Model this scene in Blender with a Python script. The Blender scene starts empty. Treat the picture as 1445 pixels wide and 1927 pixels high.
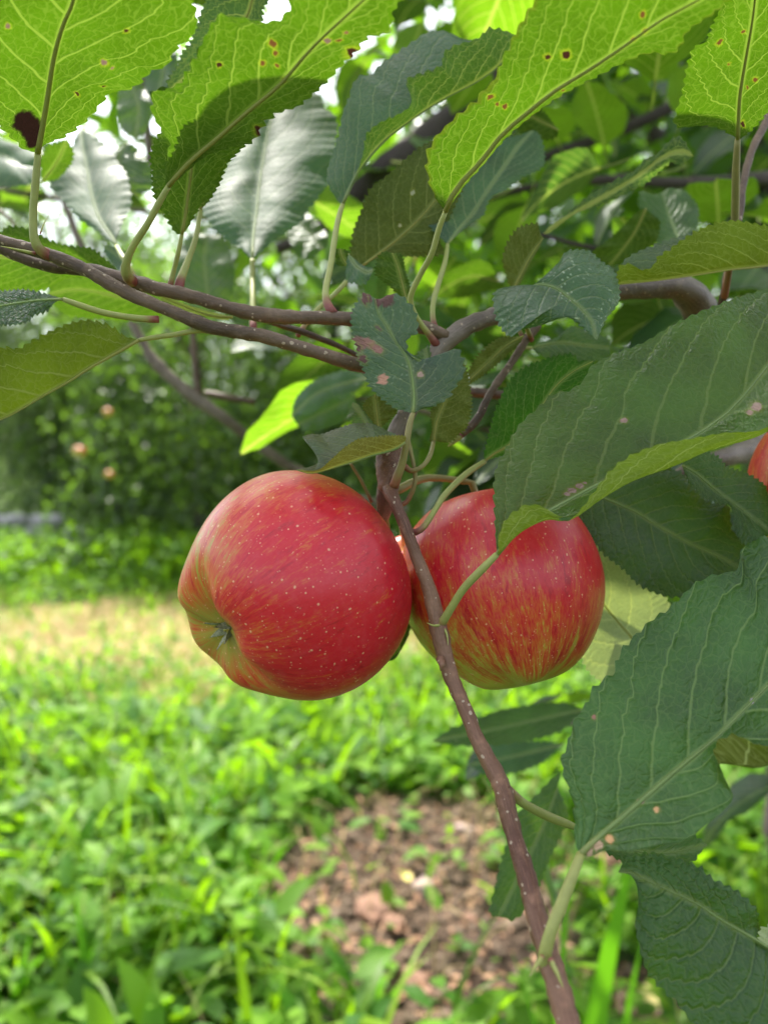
import bpy, math, random
import numpy as np
from mathutils import Vector, Matrix, noise

sc = bpy.context.scene
COL = sc.collection
rnd = random.Random(11)

# ------------------------------------------------------------------ camera, sky, sun, exposure
IW, IH = 1445.0, 1927.0
FPX = 1448.0                      # focal length in photo pixels (26 mm equivalent phone camera)
CAM_H = 0.95
PITCH = math.radians(3.6)         # looking slightly down
cam_d = bpy.data.cameras.new('camera')
cam = bpy.data.objects.new('camera', cam_d); COL.objects.link(cam)
cam.location = (0, 0, CAM_H)
cam.rotation_euler = (math.radians(90) - PITCH, 0, 0)
cam_d.sensor_fit = 'VERTICAL'
cam_d.sensor_height = 34.6
cam_d.sensor_width = 34.6
cam_d.lens = FPX / IH * 34.6
cam_d.clip_start = 0.01
cam_d.clip_end = 900
cam_d.dof.use_dof = True
cam_d.dof.focus_distance = 0.252
cam_d.dof.aperture_fstop = 7.6
sc.camera = cam

SUN_EL, SUN_AZ = math.radians(60), math.radians(-22)   # azimuth from +Y towards +X
SUN = Vector((math.sin(SUN_AZ) * math.cos(SUN_EL), math.cos(SUN_AZ) * math.cos(SUN_EL), math.sin(SUN_EL)))
world = bpy.data.worlds.new('World'); sc.world = world
world.use_nodes = True
wn = world.node_tree.nodes; wl = world.node_tree.links
for n in list(wn): wn.remove(n)
wo = wn.new('ShaderNodeOutputWorld'); wb = wn.new('ShaderNodeBackground'); ws = wn.new('ShaderNodeTexSky')
ws.sky_type = 'NISHITA'; ws.sun_disc = False
ws.sun_elevation = SUN_EL; ws.sun_rotation = SUN_AZ
ws.air_density = 1.0; ws.dust_density = 3.0; ws.ozone_density = 0.6
wb.inputs['Strength'].default_value = 0.135
hz = wn.new('ShaderNodeHueSaturation'); hz.inputs['Saturation'].default_value = 0.42   # thin hazy cloud
wl.new(ws.outputs[0], hz.inputs['Color']); wl.new(hz.outputs[0], wb.inputs['Color']); wl.new(wb.outputs[0], wo.inputs['Surface'])
sd = bpy.data.lights.new('sun', 'SUN'); sd.energy = 3.7; sd.angle = math.radians(0.55); sd.color = (1.0, 0.95, 0.86)
so = bpy.data.objects.new('sun', sd); COL.objects.link(so)
so.rotation_euler = SUN.to_track_quat('Z', 'Y').to_euler()
sc.view_settings.view_transform = 'Standard'
sc.view_settings.look = 'None'
sc.view_settings.gamma = 1.0
sc.view_settings.use_curve_mapping = False
sc.view_settings.exposure = 1.8
sc.render.engine = 'CYCLES'
sc.cycles.use_denoising = True
sc.cycles.max_bounces = 8
sc.cycles.diffuse_bounces = 4
sc.cycles.glossy_bounces = 3
sc.cycles.transmission_bounces = 6
sc.cycles.transparent_max_bounces = 6
sc.cycles.sample_clamp_indirect = 6.0

CP, SP = math.cos(PITCH), math.sin(PITCH)
def P(px, py, d):
    """Point of the place seen at photo pixel (px, py), d metres along the view axis."""
    xc = (px - IW / 2) / FPX * d
    yc = -(py - IH / 2) / FPX * d
    return Vector((xc, d * CP + yc * SP, CAM_H - d * SP + yc * CP))
VIEW = Vector((0, CP, -SP))

# ------------------------------------------------------------------ object helpers
def link(name, me, mats=(), parent=None, smooth=True):
    o = bpy.data.objects.new(name, me); COL.objects.link(o)
    for m in mats:
        me.materials.append(m)
    if smooth and len(me.polygons):
        me.polygons.foreach_set('use_smooth', [True] * len(me.polygons))
    if parent is not None: o.parent = parent
    return o
def empty(name, loc, label=None, cat=None, group=None):
    o = bpy.data.objects.new(name, None); COL.objects.link(o); o.location = loc
    o.empty_display_size = 0.05
    if label: tag(o, label, cat, group)
    return o
def tag(o, label=None, cat=None, group=None, kind=None):
    if label: o['label'] = label
    if cat: o['category'] = cat
    if group: o['group'] = group
    if kind: o['kind'] = kind
    return o
def mesh(name, V, F, uvs=None):
    me = bpy.data.meshes.new(name)
    me.from_pydata([tuple(v) for v in V], [], F)
    if uvs:
        vi = np.empty(len(me.loops), dtype=np.int32); me.loops.foreach_get('vertex_index', vi)
        for nm, arr in uvs.items():
            l = me.uv_layers.new(name=nm)
            a = np.asarray(arr, dtype=np.float32)[vi]
            l.data.foreach_set('uv', a.ravel())
    me.update()
    return me
def crom(pts, n):
    """Catmull-Rom through pts (tuples), n samples evenly spaced by length."""
    p = np.array(pts, dtype=float)
    if len(p) == 2:
        t = np.linspace(0, 1, n)[:, None]; return p[0] * (1 - t) + p[1] * t
    q = np.vstack([2 * p[0] - p[1], p, 2 * p[-1] - p[-2]])
    out = []
    for i in range(1, len(q) - 2):
        a, b, c, d = q[i - 1], q[i], q[i + 1], q[i + 2]
        for t in np.linspace(0, 1, 14, endpoint=False):
            out.append(0.5 * ((2 * b) + (-a + c) * t + (2 * a - 5 * b + 4 * c - d) * t * t + (-a + 3 * b - 3 * c + d) * t ** 3))
    out.append(p[-1]); out = np.array(out)
    s = np.r_[0, np.cumsum(np.linalg.norm(np.diff(out[:, :2], axis=0), axis=1) + 1e-9)]
    t = np.linspace(0, s[-1], n)
    return np.column_stack([np.interp(t, s, out[:, k]) for k in range(out.shape[1])])
def tube_data(pts, radii, seg=10, lump=0.0, seed=0):
    """pts: list of Vectors, radii matching; returns V, F, UV(length 0..1, angle)."""
    V, F, UV = [], [], []
    n = len(pts); up = Vector((0.3, 0.2, 0.93)).normalized(); prev = None
    L = [0.0]
    for i in range(1, n): L.append(L[-1] + (pts[i] - pts[i - 1]).length)
    for i in range(n):
        t = (pts[min(i + 1, n - 1)] - pts[max(i - 1, 0)])
        t = t.normalized() if t.length > 1e-9 else Vector((0, 0, 1))
        if prev is None:
            a = up.cross(t)
            if a.length < 0.1: a = Vector((1, 0, 0)).cross(t)
        else:
            a = prev - t * prev.dot(t)
        a.normalize(); prev = a; b = t.cross(a)
        for k in range(seg):
            an = 2 * math.pi * k / seg
            r = radii[i]
            if lump:
                q = Vector((i * 0.35 + seed, math.cos(an), math.sin(an)))
                r *= 1 + lump * noise.noise(q * 1.7)
            V.append(pts[i] + (a * math.cos(an) + b * math.sin(an)) * r)
            UV.append((L[i], k / seg))
    for i in range(n - 1):
        for k in range(seg):
            k2 = (k + 1) % seg
            F.append((i * seg + k, i * seg + k2, (i + 1) * seg + k2, (i + 1) * seg + k))
    F.append(tuple(range(seg - 1, -1, -1))); F.append(tuple((n - 1) * seg + k for k in range(seg)))
    Lt = max(L[-1], 1e-6)
    return V, F, [(u / Lt, v) for u, v in UV]
def tube(name, pts, radii, mat, parent=None, seg=10, lump=0.0, seed=0):
    V, F, UV = tube_data(pts, radii, seg, lump, seed)
    return link(name, mesh(name, V, F, {'uv': UV}), [mat], parent)
def px_path(pts, n=None):
    """pts: (x, y, depth[, width_px]) -> Vectors and radii."""
    n = n or max(6, len(pts) * 5)
    c = crom(pts, n)
    out = [P(*r[:3]) for r in c]
    rad = [r[3] * 0.5 * r[2] / FPX for r in c] if c.shape[1] > 3 else None
    return out, rad

# ------------------------------------------------------------------ material helpers
class NT:
    def __init__(s, name):
        s.m = bpy.data.materials.new(name); s.m.use_nodes = True
        s.t = s.m.node_tree; s.n = s.t.nodes; s.l = s.t.links
        for x in list(s.n): s.n.remove(x)
        s.out = s.n.new('ShaderNodeOutputMaterial')
    def new(s, t, **k):
        x = s.n.new(t)
        for a, b in k.items(): setattr(x, a, b)
        return x
    def put(s, sock, v):
        if hasattr(v, 'is_linked'): s.l.new(v, sock)
        else:
            if isinstance(v, tuple) and len(v) == 3 and sock.type == 'RGBA': v = (*v, 1)
            sock.default_value = v
    def math(s, op, a, b=0.0, c=None, clamp=False):
        x = s.new('ShaderNodeMath', operation=op, use_clamp=clamp)
        s.put(x.inputs[0], a); s.put(x.inputs[1], b)
        if c is not None: s.put(x.inputs[2], c)
        return x.outputs[0]
    def vec(s, x=0.0, y=0.0, z=0.0):
        c = s.new('ShaderNodeCombineXYZ')
        for i, v in enumerate((x, y, z)): s.put(c.inputs[i], v)
        return c.outputs[0]
    def sep(s, v):
        c = s.new('ShaderNodeSeparateXYZ'); s.put(c.inputs[0], v); return c.outputs
    def vmath(s, op, a, b=None, out=0):
        x = s.new('ShaderNodeVectorMath', operation=op); s.put(x.inputs[0], a)
        if b is not None: s.put(x.inputs[1], b)
        return x.outputs[out]
    def scale(s, a, f):
        x = s.new('ShaderNodeVectorMath', operation='SCALE'); s.put(x.inputs[0], a); s.put(x.inputs['Scale'], f); return x.outputs[0]
    def mix(s, f, a, b, blend='MIX'):
        x = s.new('ShaderNodeMix', data_type='RGBA', blend_type=blend)
        s.put(x.inputs[0], f); s.put(x.inputs[6], a); s.put(x.inputs[7], b); return x.outputs[2]
    def mixf(s, f, a, b):
        x = s.new('ShaderNodeMix', data_type='FLOAT')
        s.put(x.inputs[0], f); s.put(x.inputs[2], a); s.put(x.inputs[3], b); return x.outputs[0]
    def noise(s, v, scale, detail=3.0, rough=0.5, out=0, dist=0.0):
        x = s.new('ShaderNodeTexNoise'); s.put(x.inputs['Vector'], v)
        x.inputs['Scale'].default_value = scale; x.inputs['Detail'].default_value = detail
        x.inputs['Roughness'].default_value = rough; x.inputs['Distortion'].default_value = dist
        return x.outputs[out]
    def vor(s, v, scale, feature='F1', out='Distance', rand=1.0, dim='3D'):
        x = s.new('ShaderNodeTexVoronoi', feature=feature, voronoi_dimensions=dim); s.put(x.inputs['Vector'], v)
        x.inputs['Scale'].default_value = scale; x.inputs['Randomness'].default_value = rand
        return x.outputs[out]
    def step(s, v, a, b, t0=0.0, t1=1.0):
        x = s.new('ShaderNodeMapRange', interpolation_type='SMOOTHSTEP')
        s.put(x.inputs[0], v); s.put(x.inputs[1], a); s.put(x.inputs[2], b)
        x.inputs[3].default_value = t0; x.inputs[4].default_value = t1
        return x.outputs[0]
    def uv(s, name):
        x = s.new('ShaderNodeUVMap'); x.uv_map = name; return x.outputs[0]
    def obj(s): return s.new('ShaderNodeTexCoord').outputs['Object']
    def bump(s, h, strength=0.5, dist=0.001, normal=None):
        x = s.new('ShaderNodeBump'); s.put(x.inputs['Height'], h)
        x.inputs['Strength'].default_value = strength; x.inputs['Distance'].default_value = dist
        if normal is not None: s.l.new(normal, x.inputs['Normal'])
        return x.outputs[0]
    def bsdf(s, **k):
        x = s.new('ShaderNodeBsdfPrincipled')
        for a, b in k.items(): s.put(x.inputs[a.replace('_', ' ')], b)
        return x
    def done(s, sh): s.l.new(sh, s.out.inputs['Surface']); return s.m

def leaf_mat(name, top=(0.028, 0.075, 0.022), under=(0.13, 0.19, 0.06), trans=(0.20, 0.42, 0.015),
             vein_u=(0.42, 0.48, 0.16), vein_t=(0.10, 0.17, 0.06), tmix=0.42, rough=0.50, spots=(), detail=1.0,
             bump=1.0, tveins=(0.62, 0.72, 0.12), nsec=9.0, speck=0.0, edge_brown=0.0, spec=.55):
    m = NT(name)
    uv = m.uv('leaf'); fl = m.uv('flat')
    u, v, _ = m.sep(uv); s_, t_, _ = m.sep(fl)
    av = m.math('ABSOLUTE', v)
    wn_ = m.noise(fl, 130.0, 2.0, 0.5)
    wob = m.math('MULTIPLY', m.math('SUBTRACT', wn_, 0.5), 0.20)
    sgn = m.math('MULTIPLY', m.math('GREATER_THAN', v, 0.0), 0.45)
    sh = m.math('ADD', m.math('MULTIPLY', av, 0.24), m.math('MULTIPLY', m.math('MULTIPLY', av, av), 0.13))
    w = m.math('ADD', m.math('ADD', m.math('MULTIPLY', m.math('SUBTRACT', u, sh), nsec), wob), sgn)
    fr = m.math('ABSOLUTE', m.math('SUBTRACT', m.math('FRACT', m.math('ADD', w, 100.5)), 0.5))
    wid = m.math('MULTIPLY_ADD', av, -0.035, 0.068)
    sec = m.math('SUBTRACT', 1.0, m.step(fr, m.math('MULTIPLY', wid, 0.35), wid), clamp=True)
    secb = m.math('SUBTRACT', 1.0, m.step(fr, 0.0, 0.16), clamp=True)
    # net of fine veins
    warp = m.vmath('ADD', fl, m.scale(m.noise(fl, 300.0, 2.0, 0.5, out=1), 0.0045))
    e1 = m.vor(warp, 330.0, 'DISTANCE_TO_EDGE', dim='2D')
    e2 = m.vor(warp, 760.0, 'DISTANCE_TO_EDGE', dim='2D')
    n1 = m.math('SUBTRACT', 1.0, m.step(e1, 0.02, 0.10), clamp=True)
    n2 = m.math('SUBTRACT', 1.0, m.step(e2, 0.03, 0.18), clamp=True)
    at = m.math('ABSOLUTE', t_)
    mid = m.math('SUBTRACT', 1.0, m.step(at, 0.0006, 0.0016), clamp=True)
    net = m.math('MAXIMUM', m.math('MULTIPLY', n1, 0.36), m.math('MULTIPLY', n2, 0.14))
    vm = m.math('MAXIMUM', m.math('MAXIMUM', sec, m.math('MULTIPLY', net, detail)), mid)
    big = m.noise(fl, 38.0, 4.0, 0.6)
    fine = m.noise(fl, 900.0, 2.0, 0.6)
    bf = m.new('ShaderNodeNewGeometry').outputs['Backfacing']
    tv = m.step(big, 0.3, 0.7)
    ctop = m.mix(tv, tuple(c * 0.75 for c in top), tuple(min(1, c * 1.35) for c in top))
    vtop = m.math('MAXIMUM', m.math('MAXIMUM', m.math('MULTIPLY', sec, 0.75), m.math('MULTIPLY', m.math('MULTIPLY', net, detail), 0.55)), mid)
    ctop = m.mix(m.math('MULTIPLY', vtop, 0.8), ctop, vein_t)
    cun = m.mix(tv, tuple(c * 0.88 for c in under), tuple(min(1, c * 1.12) for c in under))
    cun = m.mix(m.math('MULTIPLY', vm, 0.75), cun, vein_u)
    col = m.mix(bf, ctop, cun)
    ctr = m.mix(tv, tuple(c * 0.82 for c in trans), tuple(min(1, c * 1.15) for c in trans))
    ctr = m.mix(m.math('MULTIPLY', fine, 0.25), ctr, tuple(min(1, c * 1.5) for c in trans))
    ctr = m.mix(m.math('MULTIPLY', vm, 0.7), ctr, tveins)
    tm = tmix
    if speck:
        sp = m.vor(fl, 420.0, 'F1', dim='2D')
        spm = m.math('MULTIPLY', m.math('LESS_THAN', sp, 0.17), m.step(m.noise(fl, 90.0), 0.50, 0.62))
        col = m.mix(m.math('MULTIPLY', spm, speck), col, (0.34, 0.42, 0.26))
    if edge_brown:
        eb = m.math('MULTIPLY', m.step(m.math('ADD', av, m.math('MULTIPLY', m.math('SUBTRACT', big, 0.5), 0.5)), 0.90, 1.02), edge_brown)
        col = m.mix(eb, col, (0.16, 0.07, 0.03)); ctr = m.mix(eb, ctr, (0.10, 0.03, 0.01))
    for (a, b, r, c) in spots:
        d = m.vmath('DISTANCE', m.vmath('ADD', m.vmath('MULTIPLY', fl, (1.0, 1.0, 0.0)), m.vmath('MULTIPLY', m.scale(m.noise(fl, 600.0, 3.0, 0.65, out=1), 0.0020), (1.0, 1.0, 0.0))), (a + 0.0010, b + 0.0010, 0.0), out='Value')
        k = m.math('SUBTRACT', 1.0, m.step(d, r * .75, r * 1.25), clamp=True)
        halo = m.math('MULTIPLY', m.math('SUBTRACT', 1.0, m.step(d, r * 0.9, r * 2.1), clamp=True), 0.4 if r > .0004 and r < .0017 else 0.0)
        col = m.mix(halo, col, (0.20, 0.20, 0.03)); ctr = m.mix(halo, ctr, (0.35, 0.42, 0.02))
        col = m.mix(k, col, c); ctr = m.mix(k, ctr, tuple(x * 0.25 for x in c))
    # relief: blisters between veins
    h = m.math('ADD', m.math('MULTIPLY', secb, -1.0), m.math('MULTIPLY', m.math('SUBTRACT', 1.0, m.step(e1, 0.0, 0.35), clamp=True), -0.55))
    h = m.math('ADD', h, m.math('MULTIPLY', m.math('SUBTRACT', 1.0, m.step(e2, 0.0, 0.3), clamp=True), -0.22))
    h = m.math('ADD', h, m.math('MULTIPLY', m.noise(fl, 260.0, 3.0, 0.6), 0.6))
    nrm = m.bump(h, min(1.0, 0.42 * bump), 0.00045 * max(1.0, bump * .7))
    rg = m.mixf(bf, m.math('ADD', rough, m.math('MULTIPLY', m.math('SUBTRACT', big, 0.5), 0.5)), 0.72)
    pb = m.bsdf(Base_Color=col, Roughness=rg, Specular_IOR_Level=m.mixf(bf, spec, 0.2), Normal=nrm)
    tr = m.new('ShaderNodeBsdfTranslucent'); m.put(tr.inputs['Color'], ctr); m.l.new(nrm, tr.inputs['Normal'])
    ms = m.new('ShaderNodeMixShader'); m.put(ms.inputs[0], tm)
    m.l.new(pb.outputs[0], ms.inputs[1]); m.l.new(tr.outputs[0], ms.inputs[2])
    return m.done(ms.outputs[0])

def bark_mat(name, c1, c2, dots=0.9, scale=1.0, rough=0.55):
    m = NT(name); o = m.obj()
    u = m.uv('uv')
    n = m.noise(o, 160.0 * scale, 5.0, 0.65); n2 = m.noise(o, 35.0 * scale, 3.0, 0.5)
    col = m.mix(m.step(n2, 0.35, 0.65), c1, c2)
    col = m.mix(m.math('MULTIPLY', m.step(n, 0.5, 0.75), 0.5), col, tuple(min(1, c * 2.1) for c in c2))
    wv = m.vmath('ADD', o, m.scale(m.noise(o, 200.0 * scale, out=1), 0.002 / scale))
    d = m.vor(wv, 430.0 * scale)
    r = m.sep(m.vor(wv, 430.0 * scale, out='Color'))[0]
    k = m.math('MULTIPLY', m.math('LESS_THAN', d, m.math('MULTIPLY', m.math('MULTIPLY', r, r), 0.32)), dots)
    ug = m.sep(u); stv = m.vec(m.math('MULTIPLY', ug[0], 9.0), m.math('MULTIPLY', m.math('SINE', m.math('MULTIPLY', ug[1], 6.2832)), 2.2), m.math('MULTIPLY', m.math('COSINE', m.math('MULTIPLY', ug[1], 6.2832)), 2.2))
    col = m.mix(m.math('MULTIPLY', m.step(m.noise(stv, 4.0, 5.0, .7), .45, .75), .55), col, tuple(min(1, q * 1.9 + .01) for q in c2))
    col = m.mix(k, col, (0.42, 0.32, 0.23))
    h = m.math('ADD', m.math('MULTIPLY', n, 0.6), m.math('MULTIPLY', k, 1.2))
    h = m.math('ADD', h, m.math('MULTIPLY', m.noise(o, 700.0 * scale, 2.0), 0.35))
    b = m.bsdf(Base_Color=col, Roughness=rough, Specular_IOR_Level=0.4, Normal=m.bump(h, 0.8, 0.0010 / scale))
    return m.done(b.outputs[0])
def stalk_mat(name, tipc, basec, red_at=0.16):
    m = NT(name); o = m.obj(); u = m.sep(m.uv('uv'))[0]
    n = m.noise(o, 260.0, 4.0, 0.6)
    f = m.math('SUBTRACT', 1.0, m.step(m.math('ADD', u, m.math('MULTIPLY', m.math('SUBTRACT', n, 0.5), 0.12)), red_at * 0.4, red_at * 1.7), clamp=True)
    col = m.mix(f, m.mix(n, tuple(c * 0.75 for c in tipc), tuple(min(1, c * 1.2) for c in tipc)), basec)
    b = m.bsdf(Base_Color=col, Roughness=0.55, Normal=m.bump(m.noise(o, 1500.0, 2.0), 0.35, 0.0003))
    b.inputs['Subsurface Weight'].default_value = 0.25
    b.inputs['Subsurface Radius'].default_value = (0.002, 0.002, 0.0008)
    b.inputs['Subsurface Scale'].default_value = 1.0
    return m.done(b.outputs[0])
def apple_mat(name, blush=(0.3, -0.6, 0.5), amount=0.0, seed=0.0, green=(0.40, 0.40, 0.07)):
    m = NT(name); o = m.obj()
    nv = m.vmath('NORMALIZE', o)
    x, y, z = m.sep(nv)
    ph = m.math('ARCTAN2', y, x)
    st = m.vec(m.math('ADD', m.math('MULTIPLY', m.math('COSINE', ph), 7.0), seed), m.math('MULTIPLY', m.math('SINE', ph), 7.0), m.math('MULTIPLY', z, 2.0))
    s1 = m.noise(st, 1.6, 6.0, 0.7, dist=0.6)
    st2 = m.vec(m.math('MULTIPLY', m.math('COSINE', ph), 34.0), m.math('MULTIPLY', m.math('SINE', ph), 34.0), m.math('MULTIPLY', z, 9.0))
    s2 = m.noise(st2, 1.5, 4.0, 0.7)
    bl = m.noise(m.vmath('ADD', nv, (seed, 0.0, 0.0)), 2.6, 4.0, 0.6)
    bd = Vector(blush).normalized()
    ex = m.vmath('DOT_PRODUCT', nv, tuple(bd), out='Value')
    red = m.math('ADD', m.math('MULTIPLY', ex, 0.55), 0.64 + amount)
    red = m.math('ADD', red, m.math('MULTIPLY', m.math('SUBTRACT', bl, 0.5), 0.9))
    red = m.math('ADD', red, m.math('MULTIPLY', m.math('SUBTRACT', s1, 0.5), 1.9))
    red = m.math('ADD', red, m.math('MULTIPLY', m.math('SUBTRACT', s2, 0.5), 1.5))
    r1 = m.step(red, 0.02, 0.52)
    r2 = m.step(red, 0.38, 0.95)
    col = m.mix(r1, green, (0.58, 0.12, 0.025))
    col = m.mix(r2, col, (0.57, 0.010, 0.026))
    deep = m.step(m.math('ADD', s1, m.math('MULTIPLY', s2, 0.5)), 0.78, 1.0)
    col = m.mix(m.math('MULTIPLY', deep, 0.55), col, (0.25, 0.003, 0.008))
    # bowls round stalk and eye are green-brown
    rad = m.math('SQRT', m.math('ADD', m.math('MULTIPLY', x, x), m.math('MULTIPLY', y, y)))
    bowl = m.math('MULTIPLY', m.math('SUBTRACT', 1.0, m.step(m.math('ADD', rad, m.math('MULTIPLY', m.math('SUBTRACT', bl, 0.5), 0.55)), 0.10, 0.46), clamp=True), 0.85)
    col = m.mix(bowl, col, tuple(c * 0.85 for c in green))
    # pale breathing dots
    do = m.vmath('ADD', o, m.scale(m.noise(o, 90.0, 1.0, out=1), 0.004))
    dn = m.vor(do, 430.0); rc = m.sep(m.vor(do, 430.0, out='Color'))
    dm = m.math('MULTIPLY', m.math('SUBTRACT', 1.0, m.step(dn, 0.08, m.math('MULTIPLY_ADD', rc[0], 0.17, 0.09)), clamp=True), m.math('GREATER_THAN', rc[1], 0.32))
    dn2 = m.vor(do, 800.0); rc2 = m.sep(m.vor(do, 800.0, out='Color'))
    dm2 = m.math('MULTIPLY', m.math('SUBTRACT', 1.0, m.step(dn2, 0.10, 0.26), clamp=True), m.math('GREATER_THAN', rc2[0], 0.62))
    dens = m.math('SUBTRACT', 1.0, m.step(z, -0.9, 0.5, 0.0, 0.75))
    dots = m.math('MAXIMUM', m.math('MULTIPLY', dm, 0.72), m.math('MULTIPLY', m.math('MULTIPLY', dm2, 0.55), dens))
    col = m.mix(dots, col, (0.80, 0.46, 0.26))
    scf = m.noise(m.vmath('MULTIPLY', o, (1.0, 1.0, .35)), 210.0, 6.0, .8, dist=1.0)
    col = m.mix(m.math('MULTIPLY', m.step(scf, .60, .72), .38), col, (.42, .22, .10))
    bloom = m.math('MULTIPLY', m.step(m.noise(o, 300.0, 5.0, 0.7), 0.42, 0.8), 0.08)
    col = m.mix(bloom, col, (0.75, 0.32, 0.33))
    rg = m.mixf(m.noise(o, 120.0, 4.0, 0.6), 0.30, 0.44)
    h = m.math('ADD', m.math('MULTIPLY', dots, 0.5), m.noise(o, 220.0, 3.0, 0.55))
    b = m.bsdf(Base_Color=col, Roughness=rg, Specular_IOR_Level=0.5, Normal=m.bump(h, 0.12, 0.0006))
    b.inputs['Coat Weight'].default_value = 0.08; b.inputs['Coat Roughness'].default_value = 0.28
    b.inputs['Subsurface Weight'].default_value = 0.12
    b.inputs['Subsurface Radius'].default_value = (0.006, 0.002, 0.001)
    b.inputs['Subsurface Scale'].default_value = 1.0
    return m.done(b.outputs[0])
def simple_mat(name, c1, c2, scale=40.0, rough=0.8, bumpd=0.003, spec=0.25):
    m = NT(name); o = m.obj()
    n = m.noise(o, scale, 6.0, 0.65)
    col = m.mix(m.step(n, 0.3, 0.7), c1, c2)
    b = m.bsdf(Base_Color=col, Roughness=rough, Specular_IOR_Level=spec, Normal=m.bump(n, 0.7, bumpd))
    return m.done(b.outputs[0])
def foliage_mat(name, c1, c2, trans, tmix=0.45, rough=0.5, spec=0.4):
    """Leaves of distant plants; colour varies per leaf through the 'tint' attribute."""
    m = NT(name)
    a = m.new('ShaderNodeAttribute', attribute_name='tint').outputs['Fac']
    col = m.mix(a, c1, c2)
    tc = m.mix(a, tuple(c * 0.7 for c in trans), tuple(min(1, c * 1.2) for c in trans))
    pb = m.bsdf(Base_Color=col, Roughness=rough, Specular_IOR_Level=spec)
    tr = m.new('ShaderNodeBsdfTranslucent'); m.put(tr.inputs['Color'], tc)
    ms = m.new('ShaderNodeMixShader'); ms.inputs[0].default_value = tmix
    m.l.new(pb.outputs[0], ms.inputs[1]); m.l.new(tr.outputs[0], ms.inputs[2])
    return m.done(ms.outputs[0])

BROWN = (0.10, 0.035, 0.022); TAN = (0.42, 0.20, 0.13); PINK = (0.40, 0.26, 0.20); DARK = (0.035, 0.015, 0.012); RUST = (0.30, 0.13, 0.04)
M_TWIG = bark_mat('twig_bark', (0.060, 0.037, 0.023), (0.130, 0.084, 0.055))
M_SPUR = bark_mat('hanging_twig_bark', (0.095, 0.038, 0.022), (0.19, 0.100, 0.060), dots=1.0)
M_LIMB = bark_mat('limb_bark', (0.100, 0.073, 0.054), (0.175, 0.138, 0.11), dots=0.6)
M_BACK = bark_mat('old_bark', (0.045, 0.033, 0.03), (0.085, 0.066, 0.06), dots=0.15, scale=0.25, rough=0.85)
M_STALK = stalk_mat('leaf_stalk_green', (0.30, 0.32, 0.09), (0.22, 0.06, 0.05), .11)
M_STALKB = stalk_mat('leaf_stalk_tan', (0.24, 0.21, 0.07), (0.24, 0.10, 0.05))
M_RIB = foliage_mat('midrib_pale', (.50, .50, .16), (.58, .58, .20), (.60, .62, .10), .45, .5, .3)
M_RIBT = stalk_mat('midrib_top', (0.15, 0.22, 0.06), (0.20, 0.24, 0.07), 0.05)

# ------------------------------------------------------------------ leaf builder
TREE = empty('apple_tree', P(1520, 1700, 1.66), 'near apple tree with grey brown twigs and serrated leaves filling the upper picture', 'tree')
TREE.location = (0.92, 1.60, 0.0)
def place_child(o, parent=TREE):
    o.parent = parent
    o.matrix_parent_inverse = Matrix.Translation(parent.location).inverted() if parent is TREE else Matrix.Identity(4)
    return o

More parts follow.
